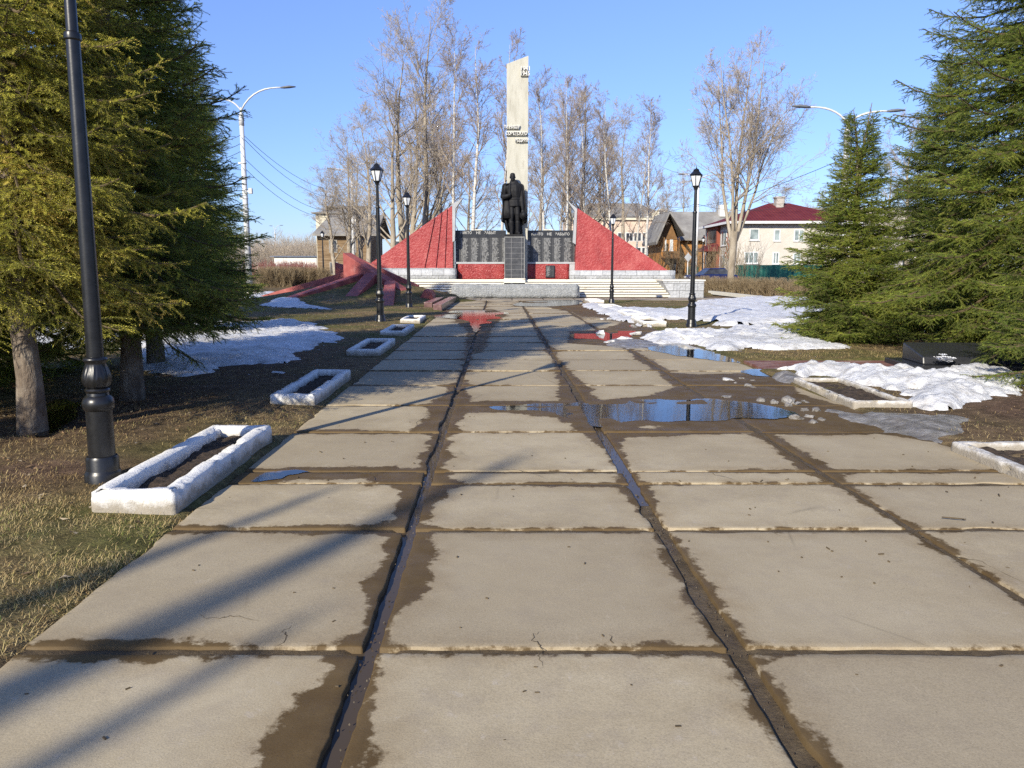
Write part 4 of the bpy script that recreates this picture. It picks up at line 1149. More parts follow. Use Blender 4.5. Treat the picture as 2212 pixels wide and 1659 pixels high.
# neck, turned up collar, head
body.loft([sp(462, 330), sp(450, 280, -.02), sp(448, 240, -.03)], [.14, .115, .12], None, 12)
body.loft([sp(472, 345, .02), sp(470, 300, .02), sp(474, 285, .04)], [.27, .21, .19], [.20, .17, .15], 18, up=(1, 0, 0))
body.loft([sp(448, 318, -.10), sp(448, 295, -.10), sp(447, 270, -.08), sp(446, 235, -.03), sp(444, 200, -.02), sp(444, 165, -.01), sp(444, 143, 0), sp(444, 133, 0)], [.04, .08, .115, .135, .142, .138, .105, .03], [.04, .10, .15, .17, .18, .17, .125, .03], 18, up=(1, 0, 0))
body.loft([sp(444, 205, -.17), sp(445, 228, -.215), sp(446, 240, -.21), sp(446, 246, -.17)], [.022, .034, .046, .024], None, 8)
body.loft([sp(420, 203, -.165), sp(444, 205, -.185), sp(468, 203, -.165)], [.02, .024, .02], None, 8)
body.loft([sp(432, 268, -.185), sp(446, 269, -.195), sp(460, 268, -.185)], [.012, .018, .012], None, 8)
for xx in (393, 496): body.loft([sp(xx, 208, -.0), sp(xx, 240, -.0)], [.025, .03], None, 8)
# right arm bent to the chest
body.loft([sp(310, 385, .02), sp(290, 450, .02), sp(262, 540, .04), sp(250, 600, .02)], [.17, .17, .155, .15], None, 14)
body.loft([sp(245, 600, .03), sp(270, 610, -.15), sp(320, 605, -.27), sp(365, 590, -.33)], [.155, .155, .13, .10], None, 14)
body.loft([sp(360, 595, -.32), sp(385, 580, -.36), sp(395, 565, -.35)], [.075, .085, .06], None, 10)
for k in range(4): body.loft([sp(375 + 6 * k, 612 - 16 * k, -.37), sp(396 + 3 * k, 604 - 16 * k, -.38), sp(402, 592 - 13 * k, -.34)], [.022, .023, .018], None, 7)
body.loft([sp(378, 565, -.33), sp(384, 545, -.35)], [.026, .02], None, 7)
# left arm hanging
body.loft([sp(600, 385, .02), sp(618, 470, .02), sp(630, 600, .0), sp(632, 700, -.05), sp(645, 800, -.10), sp(650, 860, -.12)], [.17, .165, .135, .13, .10, .075], None, 14)
body.loft([sp(650, 850, -.12), sp(655, 900, -.14), sp(655, 935, -.15)], [.06, .08, .06], [.05, .055, .045], 10)
for k in range(4): body.loft([sp(630 + 15 * k, 915, -.17), sp(630 + 16 * k, 945, -.22), sp(632 + 16 * k, 965, -.20)], [.022, .022, .017], None, 7)
body.loft([sp(632, 880, -.13), sp(618, 905, -.18)], [.025, .02], None, 7)
# strap across the chest
body.loft([sp(385, 350, -.22), sp(388, 450, -.31), sp(390, 560, -.34)], [.035, .035, .035], [.025] * 3, 8)
me = body.mesh('figure', M['bronze'])
fig = link('figure', me, root, (0, 0, .13))
rm = fig.modifiers.new('r', 'REMESH'); rm.mode = 'VOXEL'; rm.voxel_size = .017; rm.use_smooth_shade = True
sm = fig.modifiers.new('s', 'SMOOTH'); sm.iterations = 2; sm.factor = .5
bake(fig)
# cape: one draped shell behind the body with folds
cape = MB()
N = 40
rows = [(342, 385, 560, .12, .06), (358, 300, 625, .15, .08), (375, 262, 655, .17, .10), (400, 232, 668, .22, .14), (480, 244, 676, .28, .16), (560, 215, 688, .32, .18), (660, 232, 700, .36, .18), (760, 245, 712, .40, .20), (860, 240, 722, .43, .20), (960, 228, 732, .45, .20), (1045, 216, 737, .47, .20), (1100, 235, 735, .48, .22)]
outer = []; 
for (y, xl, xr, dep, fr) in rows:
    row = []
    for j in range(N):
        a = math.pi * j / (N - 1)
        cx_ = (xl + xr) / 2; hw = (xr - xl) / 2
        fo = 1 + .05 * math.sin(a * 13 + y * .004) * min(1, (y - 330) / 300)
        x = cx_ - hw * math.cos(a) * fo
        d = -fr * math.cos(a) ** 2 * (1.1 if j < N / 2 else .7) + dep * math.sin(a) * fo
        yy = y + (0 if y < 1000 else 40 * math.sin(a) ** 2 + (60 * math.sin(a)) * (y > 1080))
        row.append(sp(x, yy, d))
    outer.append(row)
V = [p for r_ in outer for p in r_]
Fc = [[i * N + j, i * N + j + 1, (i + 1) * N + j + 1, (i + 1) * N + j] for i in range(len(rows) - 1) for j in range(N - 1)]
cape.add(V, Fc, 0, True)
o = cape.build('cape', M['bronze'], root); o.location = (0, 0, .13)
sm = o.modifiers.new('s', 'SOLIDIFY'); sm.thickness = .07; sm.offset = 0
ss = o.modifiers.new('u', 'SUBSURF'); ss.levels = 1; bake(o)
fold_list = [([sp(345, 640, .0), sp(335, 760, -.03), sp(335, 900, -.04), sp(335, 1035, -.04)], [.12, .22, .27, .27], [.10, .14, .16, .17], lambda t, a: 1 + .16 * math.sin(5 * a + 3 * t)),
             ([sp(690, 640, -.0), sp(700, 800, 0), sp(700, 1000, 0), sp(690, 1110, .02)], [.04, .06, .07, .09], [.08, .1, .12, .12], None),
             ([sp(310, 362, .05), sp(268, 378, .02), sp(240, 392, .0)], [.10, .08, .04], [.10, .08, .05], None),
             ([sp(470, 1000, .28), sp(500, 1200, .26), sp(520, 1360, .24)], [.42, .36, .34], [.12, .13, .14], lambda t, a: 1 + .1 * math.sin(7 * a)),
             ([sp(300, 1010, .1), sp(302, 1110, .1), sp(330, 1230, .14), sp(370, 1310, .2)], [.10, .085, .09, .06], [.09, .08, .09, .08], None)]
for pts, rx, ry, fo in fold_list:
    ft = MB(); ft.loft(pts, rx, ry, 20, fold=fo, up=(1, 0, 0) if abs(pts[0][2] - pts[-1][2]) > .3 else None)
    o = ft.build('cape_fold', M['bronze'], root); o.location = (0, 0, .13)
hm = MB()
hm.lathe([(.02, .19), (.09, .17), (.145, .10), (.165, .0), (.18, -.055), (.185, -.06), (.17, -.075), (.03, -.06)], 20)
o = hm.build('helmet', M['bronze'], root); o.location = Vector(sp(662, 975, -.22)) + Vector((0, 0, .13)); o.rotation_euler = (R(75), R(12), R(10)); o.scale = (1.0, 1.15, 1.05)
rf = MB(); rf.loft([sp(652, 410, .2), sp(668, 640, .22)], [.05, .05], [.03, .03], 8); rf.loft([sp(645, 360, .2), sp(652, 420, .2)], [.02, .025], None, 8)
o = rf.build('rifle', M['bronze'], root); o.location = (0, 0, .13)

# ------------------------------------------------------------------ star beams of the flame place
def beam(name, label, a, b_, wid, base_drop=True, m='pink', group='red concrete beams of the star', end=None):
    """sloping beam from the high end a to the low end b_"""
    a = Vector(a); b_ = Vector(b_)
    d = (b_ - a); d.z = 0; d.normalize(); n = Vector((-d.y, d.x, 0)) * wid / 2
    za = float(gz(np.array(a.x), np.array(a.y))) - .25; zb_ = -.15
    mb = MB()
    A = [a - n, a + n]; B = [b_ - n, b_ + n]
    bot = [Vector((p.x, p.y, z)) for p, z in ((A[0], za), (B[0], zb_), (B[1], zb_), (A[1], za))]
    mb.hexa(bot, [A[0], B[0], B[1], A[1]])
    o = mb.build(name, M[m])
    bv = o.modifiers.new('b', 'BEVEL'); bv.width = .02; bv.segments = 2; bake(o)
    return tag(o, label, 'beam', group)


g = lambda x, y: Vector(G(x, y)) + Vector((0, 0, .05))
beam('concrete_beam', 'longest red beam of the star, running far left from its centre', P(764, 583, 39.2), g(553, 645), .5)
beam('concrete_beam', 'second red beam of the star, dark side towards the camera', P(786, 588, 37.9), g(585, 658), .5)
beam('concrete_beam', 'short red beam of the star pointing at the camera, left of the lamp post', P(803, 588, 37.2), g(744, 659), .55)
beam('concrete_beam', 'short red beam of the star right behind the front left lamp post', P(843, 607, 36.6), g(836, 664), .5)
beam('concrete_beam', 'high red ridge beam of the star falling to the right towards the path', P(750, 546, 38.6), g(915, 654), .55)
# tall fin and the block at the ridge end
b = MB(); q0 = P(751, 547, 38.8); b.prism([(q0[0] - .1, .5), (q0[0] + 3.4, .5), (q0[0] + 3.4, q0[2] - 1.55), (q0[0] - .02, q0[2])], 38.9, 39.3)
tag(b.build('concrete_fin', M['pink']), 'tall pointed red fin at the top of the star', 'fin')
b = MB(); q0 = P(723, 567, 40.5); b.prism([(q0[0], .3), (q0[0] + 3, .3), (q0[0] + 2.9, q0[2] - .8), (q0[0], q0[2])], 40.5, 40.85)
tag(b.build('concrete_fin', M['pink']), 'small pointed red fin behind the left star beams', 'fin')
b = MB(); x, y, _ = G(917, 655); b.prism([(x - .35, -.05), (x + .55, -.05), (x + .3, .52), (x + .02, .6)], y - .2, y + 1.2); tag(b.build('end_block', M['pink']), 'red end block where the ridge beam meets the path', 'block')
M['porphyry'] = pm('polished_red_granite', [(.3, (.10, .055, .055)), (.6, (.17, .10, .095)), (.8, (.24, .16, .15))], 9, .25, .05, 30, .01, spec=.5)
for x, y0, y1, lab in ((-3.25, 30.6, 37.2, 'low polished granite parapet nearest the grass'), (-2.72, 28.8, 36.4, 'low polished granite parapet nearest the puddle')):
    b = MB(); b.box(x - .16, x + .16, y0, y1, -.1, .24, 0, .015)
    tag(b.build('parapet', M['porphyry']), lab, 'parapet')

# black memorial stone on the right
sx, sy, _ = G(2060, 797)
root = thing('memorial_stone', 'low black granite memorial stone under the right spruce boughs', 'memorial', (7.4, 12.2, 0), R(-4))
b = MB(); b.box(-1.15, 1.1, -.2, 1.0, -.05, .08, 0, .012); b.build('slab', M['granite'], root)
b = MB(); b.hexa([(-.95, .0, .08), (.95, .0, .08), (.95, .8, .08), (-.95, .8, .08)], [(-.95, .03, .2), (.95, .03, .2), (.95, .8, .36), (-.95, .8, .36)])
o = b.build('block', M['granite'], root); bv = o.modifiers.new('b', 'BEVEL'); bv.width = .02; bv.segments = 2; bake(o)
M['petal'] = pm('white_petals', [(.3, (.62, .64, .68)), (.7, (.8, .8, .82))], 9, .8, 0)
fl = MB()
for k in range(16):
    a = random.random() * 6.3; r_ = random.random() * .16; cx_, cy_, cz_ = r_ * math.cos(a), r_ * .6 * math.sin(a), .05 + random.random() * .11
    for j in range(6):
        t_ = j * 1.047 + random.random(); fl.add([(cx_, cy_, cz_), (cx_ + .05 * math.cos(t_ - .4), cy_ + .05 * math.sin(t_ - .4), cz_ + .03), (cx_ + .065 * math.cos(t_), cy_ + .065 * math.sin(t_), cz_ + .022), (cx_ + .05 * math.cos(t_ + .4), cy_ + .05 * math.sin(t_ + .4), cz_ + .03)], [(0, 1, 2, 3)])
x, y, _ = G(2030, 789)
o = fl.build('flower_bunch', M['petal']); o.location = (6.7, 12.1, .075)
tag(o, 'bunch of white artificial flowers lying before the black stone', 'flowers')

# ------------------------------------------------------------------ black park lamps
def lamp_parts(root):
    leaf = lambda r, z, a: r * (1 + (.07 * abs(math.cos(4 * a)) * math.sin(max(0, min(1, (z - .72) / .2)) * math.pi) + .035 * math.sin((a * 8) % (2 * math.pi) * 0 + z * 160 + 6 * abs(math.sin(4 * a)))) if .735 < z < .90 else 1)
    b = MB(); b.lathe([(.145, -.08), (.145, .09), (.135, .105), (.128, .12), (.128, .2), (.118, .22), (.104, .225), (.102, .56)], 32)
    b.lathe([(.102, .56), (.118, .575), (.123, .60), (.123, .625), (.112, .65), (.098, .665), (.086, .672), (.082, .69), (.094, .70), (.097, .712), (.090, .722), (.080, .727)], 32)
    b.build('base', M['black'], root, 40)
    b = MB(); b.lathe([(.080, .727), (.094, .745), (.104, .775), (.106, .80), (.098, .835), (.086, .87), (.079, .90), (.080, .915), (.094, .925), (.096, .938), (.084, .95), (.066, .955)], 96, mod=leaf)
    b.build('leaf_collar', M['black'], root)
    b = MB(); b.lathe([(.066, .955), (.052, 3.13), (.062, 3.14), (.064, 3.165), (.060, 3.18), (.044, 3.19), (.040, 3.76)], 24)
    b.lathe([(.040, 3.76), (.052, 3.77), (.055, 3.79), (.06, 3.82), (.085, 3.845), (.09, 3.86)], 24)
    b.build('post', M['black'], root, 40)
    fr = MB()
    r0, r1, z0, z1 = .088, .165, 3.86, 4.15
    for k in range(6):
        a = k * math.pi / 3
        fr.loft([(r0 * math.cos(a), r0 * math.sin(a), z0), (r1 * math.cos(a), r1 * math.sin(a), z1)], .011, None, 6)
    fr.lathe([(r0 - .01, z0 - .004), (r0 + .012, z0 - .004), (r0 + .012, z0 + .012), (r0 - .01, z0 + .012)], 6)
    fr.lathe([(r1 - .012, z1 - .014), (r1 + .01, z1 - .014), (r1 + .01, z1), (r1 - .012, z1)], 6, smooth=False)
    fr.build('lantern_frame', M['black'], root)
    gl_ = MB(); gl_.lathe([(r0 - .006, z0 + .012), (r1 - .008, z1 - .014)], 6, smooth=False); gl_.build('lantern_glass', M['glass_frost'], root)
    cp = MB(); cp.lathe([(.195, 4.15), (.20, 4.16), (.165, 4.185), (.09, 4.265), (.085, 4.27), (.085, 4.285)], 6, smooth=False)
    cp.lathe([(.085, 4.285), (.07, 4.305), (.04, 4.325), (.015, 4.335), (.018, 4.35), (.012, 4.365), (.004, 4.41)], 12)
    cp.build('lantern_cap', M['black'], root, 40)
    return root


def lamp_at(x, y, s, label, first=[None], rz=0.0, z=0.0):
    X, Y, _ = G(x, y, z)
    if first[0] is None:
        o = thing('park_lamp', label, 'lamp post', (X, Y, z), rz, 'black park lamps'); lamp_parts(o); first[0] = o
    else:
        o = copy_tree(first[0]); o.location = (X, Y, z); o['label'] = label; o.rotation_euler = (0, 0, rz)
    o.scale = (s, s, s)
    return o


o = lamp_at(225, 1046, 1.0, 'large black lamp post at the nearest left planter, its lantern out of frame')
o.rotation_euler = (0, R(.4), .3); o.scale = (.88, .88, 1)
lamp_at(822, 697, 1.03, 'black lamp post with lantern in front of the red star beams', rz=.25)
lamp_at(884, 668, 1.0, 'black lamp post with lantern before the left end of the steps', rz=.5)
lamp_at(1493, 707, .95, 'tall black lamp post with lantern in the right snow', rz=.2)
lamp_at(1321, 655, .89, 'black lamp post with lantern before the right red wing', rz=.4)
X, Y = (703 - CX) / F * 62, 62.
o = copy_tree(bpy.data.objects['park_lamp']); o.location = (X, Y, 0); o['label'] = 'small far black lamp post behind the left hedge'; o.scale = (1, 1, 1); o.rotation_euler = (0, 0, 0)
o = copy_tree(bpy.data.objects['park_lamp']); o.location = ((1513 - CX) / F * 76, 76, 0); o['label'] = 'small far black lamp post before the wooden house'; o.scale = (1.02,) * 3; o.rotation_euler = (0, 0, 0)

# ------------------------------------------------------------------ tall street lights and wires
def street_light(x_px, Y, z_base, y_top, y_armL, y_armR, xl, xr, label, clamps=True):
    X = P(x_px, 576, Y)[0]
    zt = P(x_px, y_top, Y)[2]
    root = thing('street_light', label, 'street light', (X, Y, z_base), 0, 'double armed street lights')
    h = zt - z_base
    b = MB(); b.loft([(0, 0, -.2), (0, 0, h - .55)], [.19, .12], None, 16); b.build('pole', M['galv'], root)
    b = MB(); b.loft([(0, 0, h - .9), (0, 0, h - .35), (0, 0, h - .2), (0, 0, h + .1)], [.15, .14, .075, .055], None, 14); b.build('bracket', M['galv'], root)
    for xx, yy in ((xl, y_armL), (xr, y_armR)):
        p = P(xx, yy, Y); dx, dz = p[0] - X, p[2] - z_base
        sgn = 1 if dx > 0 else -1
        pts = []
        for k in range(9):
            t_ = k / 8
            pts.append((dx * (t_ ** 1.15), sgn * 0.0, h - .1 + (dz - h + .1) * (1 - (1 - t_) ** 2.6)))
        b = MB(); b.loft(pts, [.05] * 6 + [.042] * 3, None, 8); arm = b.build('arm', M['galv'], root)
        b = MB(); L = .75
        b.loft([(dx - sgn * .1, 0, dz - .01), (dx + sgn * .1, 0, dz + .01), (dx + sgn * .4, 0, dz + .035), (dx + sgn * L, 0, dz + .04)], [.05, .12, .15, .06], [.04, .07, .075, .03], 10, up=(0, 1, 0)); b.build('luminaire', M['lumin'], arm)
    if clamps:
        b = MB()
        for k, zz in enumerate((h - 3.0, h - 3.9, h - 5.0, h - 5.7)):
            b.loft([(0, 0, zz - .04), (0, 0, zz + .04)], .17, None, 12); b.box(-.3, -.1, -.04, .04, zz - .05, zz + .05)
        b.build('clamp', M['galv'], root)
        b = MB(); b.box(.25, .45, -.15, .05, h * .55, h * .55 + .32, 0, .03); b.box(.1, .3, -.05, .0, h * .55 + .12, h * .55 + .18); b.build('floodlight', M['letter'], root)
    return root


street_light(537, 47, 0, 236, 214 - 0, 189, 470, 610, 'tall double armed street light beside the left spruces')
street_light(765, 84, 0, 372, 365, 353, 722, 792, 'double armed street light among bare trees behind the red fin')
street_light(1813, 38, 0, 264, 231, 240, 1746, 1920, 'tall double armed street light behind the small right spruce')
street_light(1503, 92, 0, 388, 377, 378, 1478, 1545, 'grey double armed street light behind the right lamp post', False)
street_light(597, 190, 0, 499, 488, 487, 588, 605, 'tiny distant street light above the left hedge', False)


def wire(a, b_, sag, label, r=.014, group='overhead cables'):
    a, b_ = Vector(a), Vector(b_); pts = []
    for k in range(17):
        t_ = k / 16; q = a.lerp(b_, t_); q.z -= sag * 4 * t_ * (1 - t_); pts.append(q)
    m = MB(); m.loft(pts, r, None, 5)
    return tag(m.build('cable', M['wire']), label, 'cable', group)


for k, (y0, y1, sg) in enumerate(((293, 398, 1.3), (300, 408, 1.6), (341, 436, 1.6), (362, 445, 1.7))):
    wire(P(527, y0, 47), P(760, y1 + 6, 84), sg, 'overhead cable between the two left street lights, %s' % ('topmost', 'second from the top', 'third from the top', 'lowest')[k])
for k, (y0, y1) in enumerate(((292, 268), (310, 300), (327, 322), (354, 350))):
    wire(P(520, y0, 47), P(250, y1 - 40, 30), .8, 'overhead cable from the left street light into the spruces, %s' % ('topmost', 'second', 'third', 'lowest')[k])
wire(P(1817, 345, 38), P(1430, 445, 95), .9, 'overhead cable crossing before the tall multi stem tree')
wire(P(1824, 336, 38), P(2300, 285, 36), .3, 'overhead cable running right from the right street light')
wire(P(1503, 440, 92), P(1700, 446, 86), .6, 'overhead cable above the red roofed house', .02)
wire(P(1503, 440, 92), P(1290, 462, 100), .8, 'overhead cable left of the grey street light', .02)
# ------------------------------------------------------------------ vectorised branches
def tubes(Pn, Rn, k):
    """Pn (N,K,3), Rn (N,K) -> vertices, quads"""
    N, K, _ = Pn.shape
    if N == 0: return np.zeros((0, 3)), np.zeros((0, 4), int)
    T = np.empty_like(Pn); T[:, 1:-1] = Pn[:, 2:] - Pn[:, :-2]; T[:, 0] = Pn[:, 1] - Pn[:, 0]; T[:, -1] = Pn[:, -1] - Pn[:, -2]
    T /= np.linalg.norm(T, axis=-1, keepdims=True) + 1e-9
    ref = np.where(np.abs(T[:, :1, 2:]) < .85, np.array([0, 0, 1.]), np.array([1., 0, 0]))
    A = np.cross(T, np.broadcast_to(ref, T.shape)); A /= np.linalg.norm(A, axis=-1, keepdims=True) + 1e-9
    B = np.cross(T, A)
    an = np.arange(k) * 2 * np.pi / k
    V = Pn[:, :, None] + Rn[:, :, None, None] * (A[:, :, None] * np.cos(an)[:, None] + B[:, :, None] * np.sin(an)[:, None])
    i = np.arange(N * K * k).reshape(N, K, k)
    j = np.roll(i, -1, 2)
    Q = np.stack([i[:, :-1], j[:, :-1], j[:, 1:], i[:, 1:]], -1).reshape(-1, 4)
    return V.reshape(-1, 3), Q


def unit(a): return a / (np.linalg.norm(a, axis=-1, keepdims=True) + 1e-9)


def at_t(Pn, idx, t):
    K = Pn.shape[1]; u = t * (K - 1); i = np.clip(u.astype(int), 0, K - 2); f = (u - i)[:, None]
    a = Pn[idx, i]; b = Pn[idx, i + 1]
    return a * (1 - f) + b * f, unit(b - a)


def grow(start, d, L, K, up, wob, droop=0.0, g=None):
    g = g or rng
    N = len(start); P_ = np.empty((N, K, 3)); P_[:, 0] = start; d = d.copy()
    for k in range(1, K):
        d = d + g.normal(0, wob, (N, 3)); d[:, 2] += up - droop * (k / K)
        d = unit(d)
        P_[:, k] = P_[:, k - 1] + d * (L / (K - 1))[:, None]
    return P_


def spawn(Pp, Rp, Lp, n, t0, ang, ratio, K, up, wob, rr=.6, rmin=.006, prof=None, droop=0.0, tpow=1.0):
    N = len(Pp); idx = np.repeat(np.arange(N), n); M_ = len(idx)
    t = t0 + (1 - t0) * rng.random(M_) ** tpow * .98
    s, T = at_t(Pp, idx, t)
    perp = unit(np.cross(T, unit(rng.normal(0, 1, (M_, 3)))))
    a = np.radians(rng.normal(ang, ang * .22, M_))[:, None]
    d = unit(T * np.cos(a) + perp * np.sin(a))
    L = Lp[idx] * ratio * rng.uniform(.6, 1.2, M_) * (prof(t) if prof else (1.15 - .7 * t))
    Q = grow(s, d, L, K, up, wob, droop)
    u = t * (Rp.shape[1] - 1); r0 = Rp[idx, np.clip(u.astype(int), 0, Rp.shape[1] - 1)] * rr
    r0 = np.maximum(r0, rmin * 1.3)
    Rn = r0[:, None] + (rmin - r0[:, None]) * (np.linspace(0, 1, K) ** .8)[None]
    return Q, Rn, L


def bare_tree(kind, H, seed):
    """returns trunk mesh, crown mesh; one trunk axis along z, height H"""
    global rng
    keep = rng; rng = np.random.default_rng(seed)
    bark, tw = (M['birch'], M['twig_birch']) if kind == 'birch' else (M['pop_bark'], M['twig'])
    one = np.zeros((1, 3)); up1 = np.array([[0., 0, 1]])
    parts = []
    if kind == 'poplar':
        Pt = grow(one, up1, np.array([H * .97]), 14, .25, .05); r0 = H * .017
        Rt = (r0 * (1 - np.linspace(0, 1, 14) ** .8) + .018)[None]; Rt[0, 0] *= 1.35
        l1 = spawn(Pt, Rt, np.array([H]), 20, .20, 42, .42, 9, .085, .09, .40, .010, lambda t: 1.2 - .80 * t)
        nb, nt2, wd = 9, 9, .0
    elif kind == 'willow':
        d = unit(np.array([[-.34, .05, 1], [-.12, -.12, 1], [.05, .12, 1], [.22, -.05, 1], [.46, .05, 1.]]))
        Pb = grow(one, up1, np.array([H * .24]), 6, .2, .05); Rb = np.linspace(H * .0135, H * .0165, 6)[None]; Rb[0, 0] *= 1.25
        st = np.repeat(Pb[:, -2], 5, 0) + d * np.array([1, 1, 0]) * H * .02
        Pt = grow(st, d, np.array([.66, .73, .77, .72, .60]) * H, 13, .07, .05)
        Rt = (np.array([.0070, .0066, .0078, .0074, .0062]) * H)[:, None] * (1 - np.linspace(0, 1, 13) ** .9)[None] + .02
        parts.append((Pb, Rb, 14))
        l1 = spawn(Pt, Rt, np.full(5, H * .75), 14, .14, 44, .46, 9, .06, .10, .42, .010, lambda t: 1.2 - .75 * t)
    else:
        Pt = grow(one, up1, np.array([H]), 14, .3, .035); r0 = H * .0082
        Rt = (r0 * (1 - np.linspace(0, 1, 14) ** 1.0) + .010)[None]
        l1 = spawn(Pt, Rt, np.array([H]), 34, .28, 38, .26, 8, .09, .09, .42, .008, lambda t: 1.15 - .75 * t)
    parts.append((Pt, Rt, 12))
    if kind == 'birch':
        l2 = spawn(*l1, 8, .12, 36, .50, 6, .04, .11, .5, .007)
        l3 = spawn(*l2, 8, .1, 36, .55, 5, -.02, .13, .6, .0065, None, .08)
        cr = [(l1, 5), (l2, 4), (l3, 3)]
    else:
        l2 = spawn(*l1, 9, .15, 46, .50, 7, .06, .11, .5, .008)
        l3 = spawn(*l2, 8, .12, 46, .52, 6, .05, .13, .6, .007)
        l4 = spawn(*l3, 2, .2, 40, .55, 4, .05, .12, .7, .0065)
        cr = [(l1, 6), (l2, 4), (l3, 3), (l4, 3)]
    V = []; Q = []; b = 0
    for Pp, Rp, k in parts:
        v, q = tubes(Pp, Rp, k); V.append(v); Q.append(q + b); b += len(v)
    tm = mesh_np('trunk', np.concatenate(V), [np.concatenate(Q)], [bark])
    V = []; Q = []; b = 0; mi = []
    for j, ((Pp, Rp, _), k) in enumerate(cr):
        v, q = tubes(Pp, Rp, k); V.append(v); Q.append(q + b); b += len(v); mi.append(np.full(len(q), 0 if j == 0 and kind != 'birch' else 1))
    cm = mesh_np('crown', np.concatenate(V), [np.concatenate(Q)], [bark, tw], np.concatenate(mi))
    rng = keep
    return tm, cm


TREES = {('poplar', 0): bare_tree('poplar', 20, 21), ('poplar', 1): bare_tree('poplar', 20, 22), ('poplar', 2): bare_tree('poplar', 20, 25),
         ('birch', 0): bare_tree('birch', 18, 31), ('birch', 1): bare_tree('birch', 18, 32), ('birch', 2): bare_tree('birch', 18, 33),
         ('willow', 0): bare_tree('willow', 19, 41)}


def put_tree(kind, var, x_px, Y, y_top, label, rz=0.0, lean=(0, 0), wid=1.0, name=None, group=None, zoff=0.0):
    H0 = {'poplar': 20, 'birch': 18, 'willow': 19}[kind]
    X = P(x_px, 576, Y)[0]; H = P(x_px, y_top, Y)[2]
    s = H / H0
    o = thing(name or {'poplar': 'bare_poplar', 'birch': 'birch', 'willow': 'bare_willow'}[kind], label, 'tree', (X, Y, zoff), 0, group)
    o.rotation_euler = (lean[1], lean[0], rz); o.scale = (s * wid, s * wid, s)
    tm, cm = TREES[kind, var]
    link('trunk', tm, o); link('crown', cm, o)
    return o


Gp = 'bare trees behind the memorial'
put_tree('poplar', 0, 912, 62, 14, 'tallest bare poplar, left behind the memorial', .3, (.02, 0), 1.0, group=Gp)
put_tree('poplar', 1, 868, 60, 120, 'bare poplar with rising limbs just left of the tallest one', 1.9, (-.10, 0), 1.15, group=Gp)
put_tree('poplar', 2, 842, 57, 200, 'bare poplar leaning left above the left red wing', 4.2, (-.13, 0), 1.2, group=Gp)
put_tree('poplar', 1, 800, 66, 250, 'bare poplar behind the front left lantern', 5.1, (-.12, 0), 1.2, group=Gp)
put_tree('poplar', 0, 756, 75, 300, 'bare tree before the weathered wooden house, leftmost of the grove', 2.4, (-.10, 0), 1.2, group=Gp)
put_tree('poplar', 1, 728, 74, 385, 'low bare tree before the weathered house door', .4, (-.05, 0), 1.6, group=Gp)
put_tree('poplar', 2, 775, 78, 340, 'bare tree right of the weathered house corner', 2.9, (-.05, 0), 1.5, group=Gp)
put_tree('poplar', 2, 893, 70, 180, 'bare poplar hidden behind the tallest one', .9, (0, 0), 1.2, group=Gp)
put_tree('birch', 0, 963, 64, 150, 'slim birch just right of the tallest poplar', .5, (-.03, 0), 1, group=Gp)
put_tree('birch', 1, 979, 58, 70, 'white birch touching the tip of the left grey flange', 1.2, (-.015, 0), 1, group=Gp)
put_tree('birch', 2, 1019, 55, 95, 'straight thick white birch between left flange and obelisk', 2.2, (.0, 0), 1.25, group=Gp)
put_tree('birch', 0, 1082, 56, 95, 'white birch just left of the obelisk', 4.0, (.01, 0), .95, group=Gp)
put_tree('poplar', 1, 945, 78, 230, 'bare tree far behind the two white birches', 3.3, (0, 0), 1.2, group=Gp)
put_tree('birch', 1, 1180, 57, 165, 'slim birch just right of the obelisk', 3.1, (.0, 0), 1, group=Gp)
put_tree('birch', 2, 1206, 66, 190, 'second birch right of the obelisk', .2, (.02, 0), 1, group=Gp)
put_tree('birch', 0, 1222, 56, 180, 'birch behind the tip of the right grey flange', 5.5, (.01, 0), 1, group=Gp)
put_tree('poplar', 2, 1250, 68, 180, 'dark bare tree behind the right flange', 1.1, (.03, 0), 1.0, group=Gp)
put_tree('birch', 1, 1272, 60, 200, 'birch above the top of the right red wing', 2.9, (.02, 0), 1, group=Gp)
put_tree('poplar', 0, 1238, 62, 205, 'dark bare tree with crooked limbs above the right red wing', 2.0, (.04, 0), .9, group=Gp)
put_tree('birch', 2, 1322, 58, 215, 'birch directly behind the far right lantern', 4.4, (.0, 0), 1.0, group=Gp)
put_tree('birch', 0, 1308, 72, 235, 'thin birch left of the far right lantern', 1.6, (.0, 0), 1.0, group=Gp)
put_tree('poplar', 1, 1350, 82, 260, 'bare tree before the pink apartment block', .6, (.0, 0), 1.0, group=Gp)
put_tree('birch', 1, 1391, 55, 225, 'white birch standing alone over the low end of the right wing', 5.0, (.015, 0), 1.15, group=Gp)
put_tree('birch', 2, 1372, 70, 270, 'slender birch left of the lone white birch', .9, (.0, 0), 1.0, group=Gp)
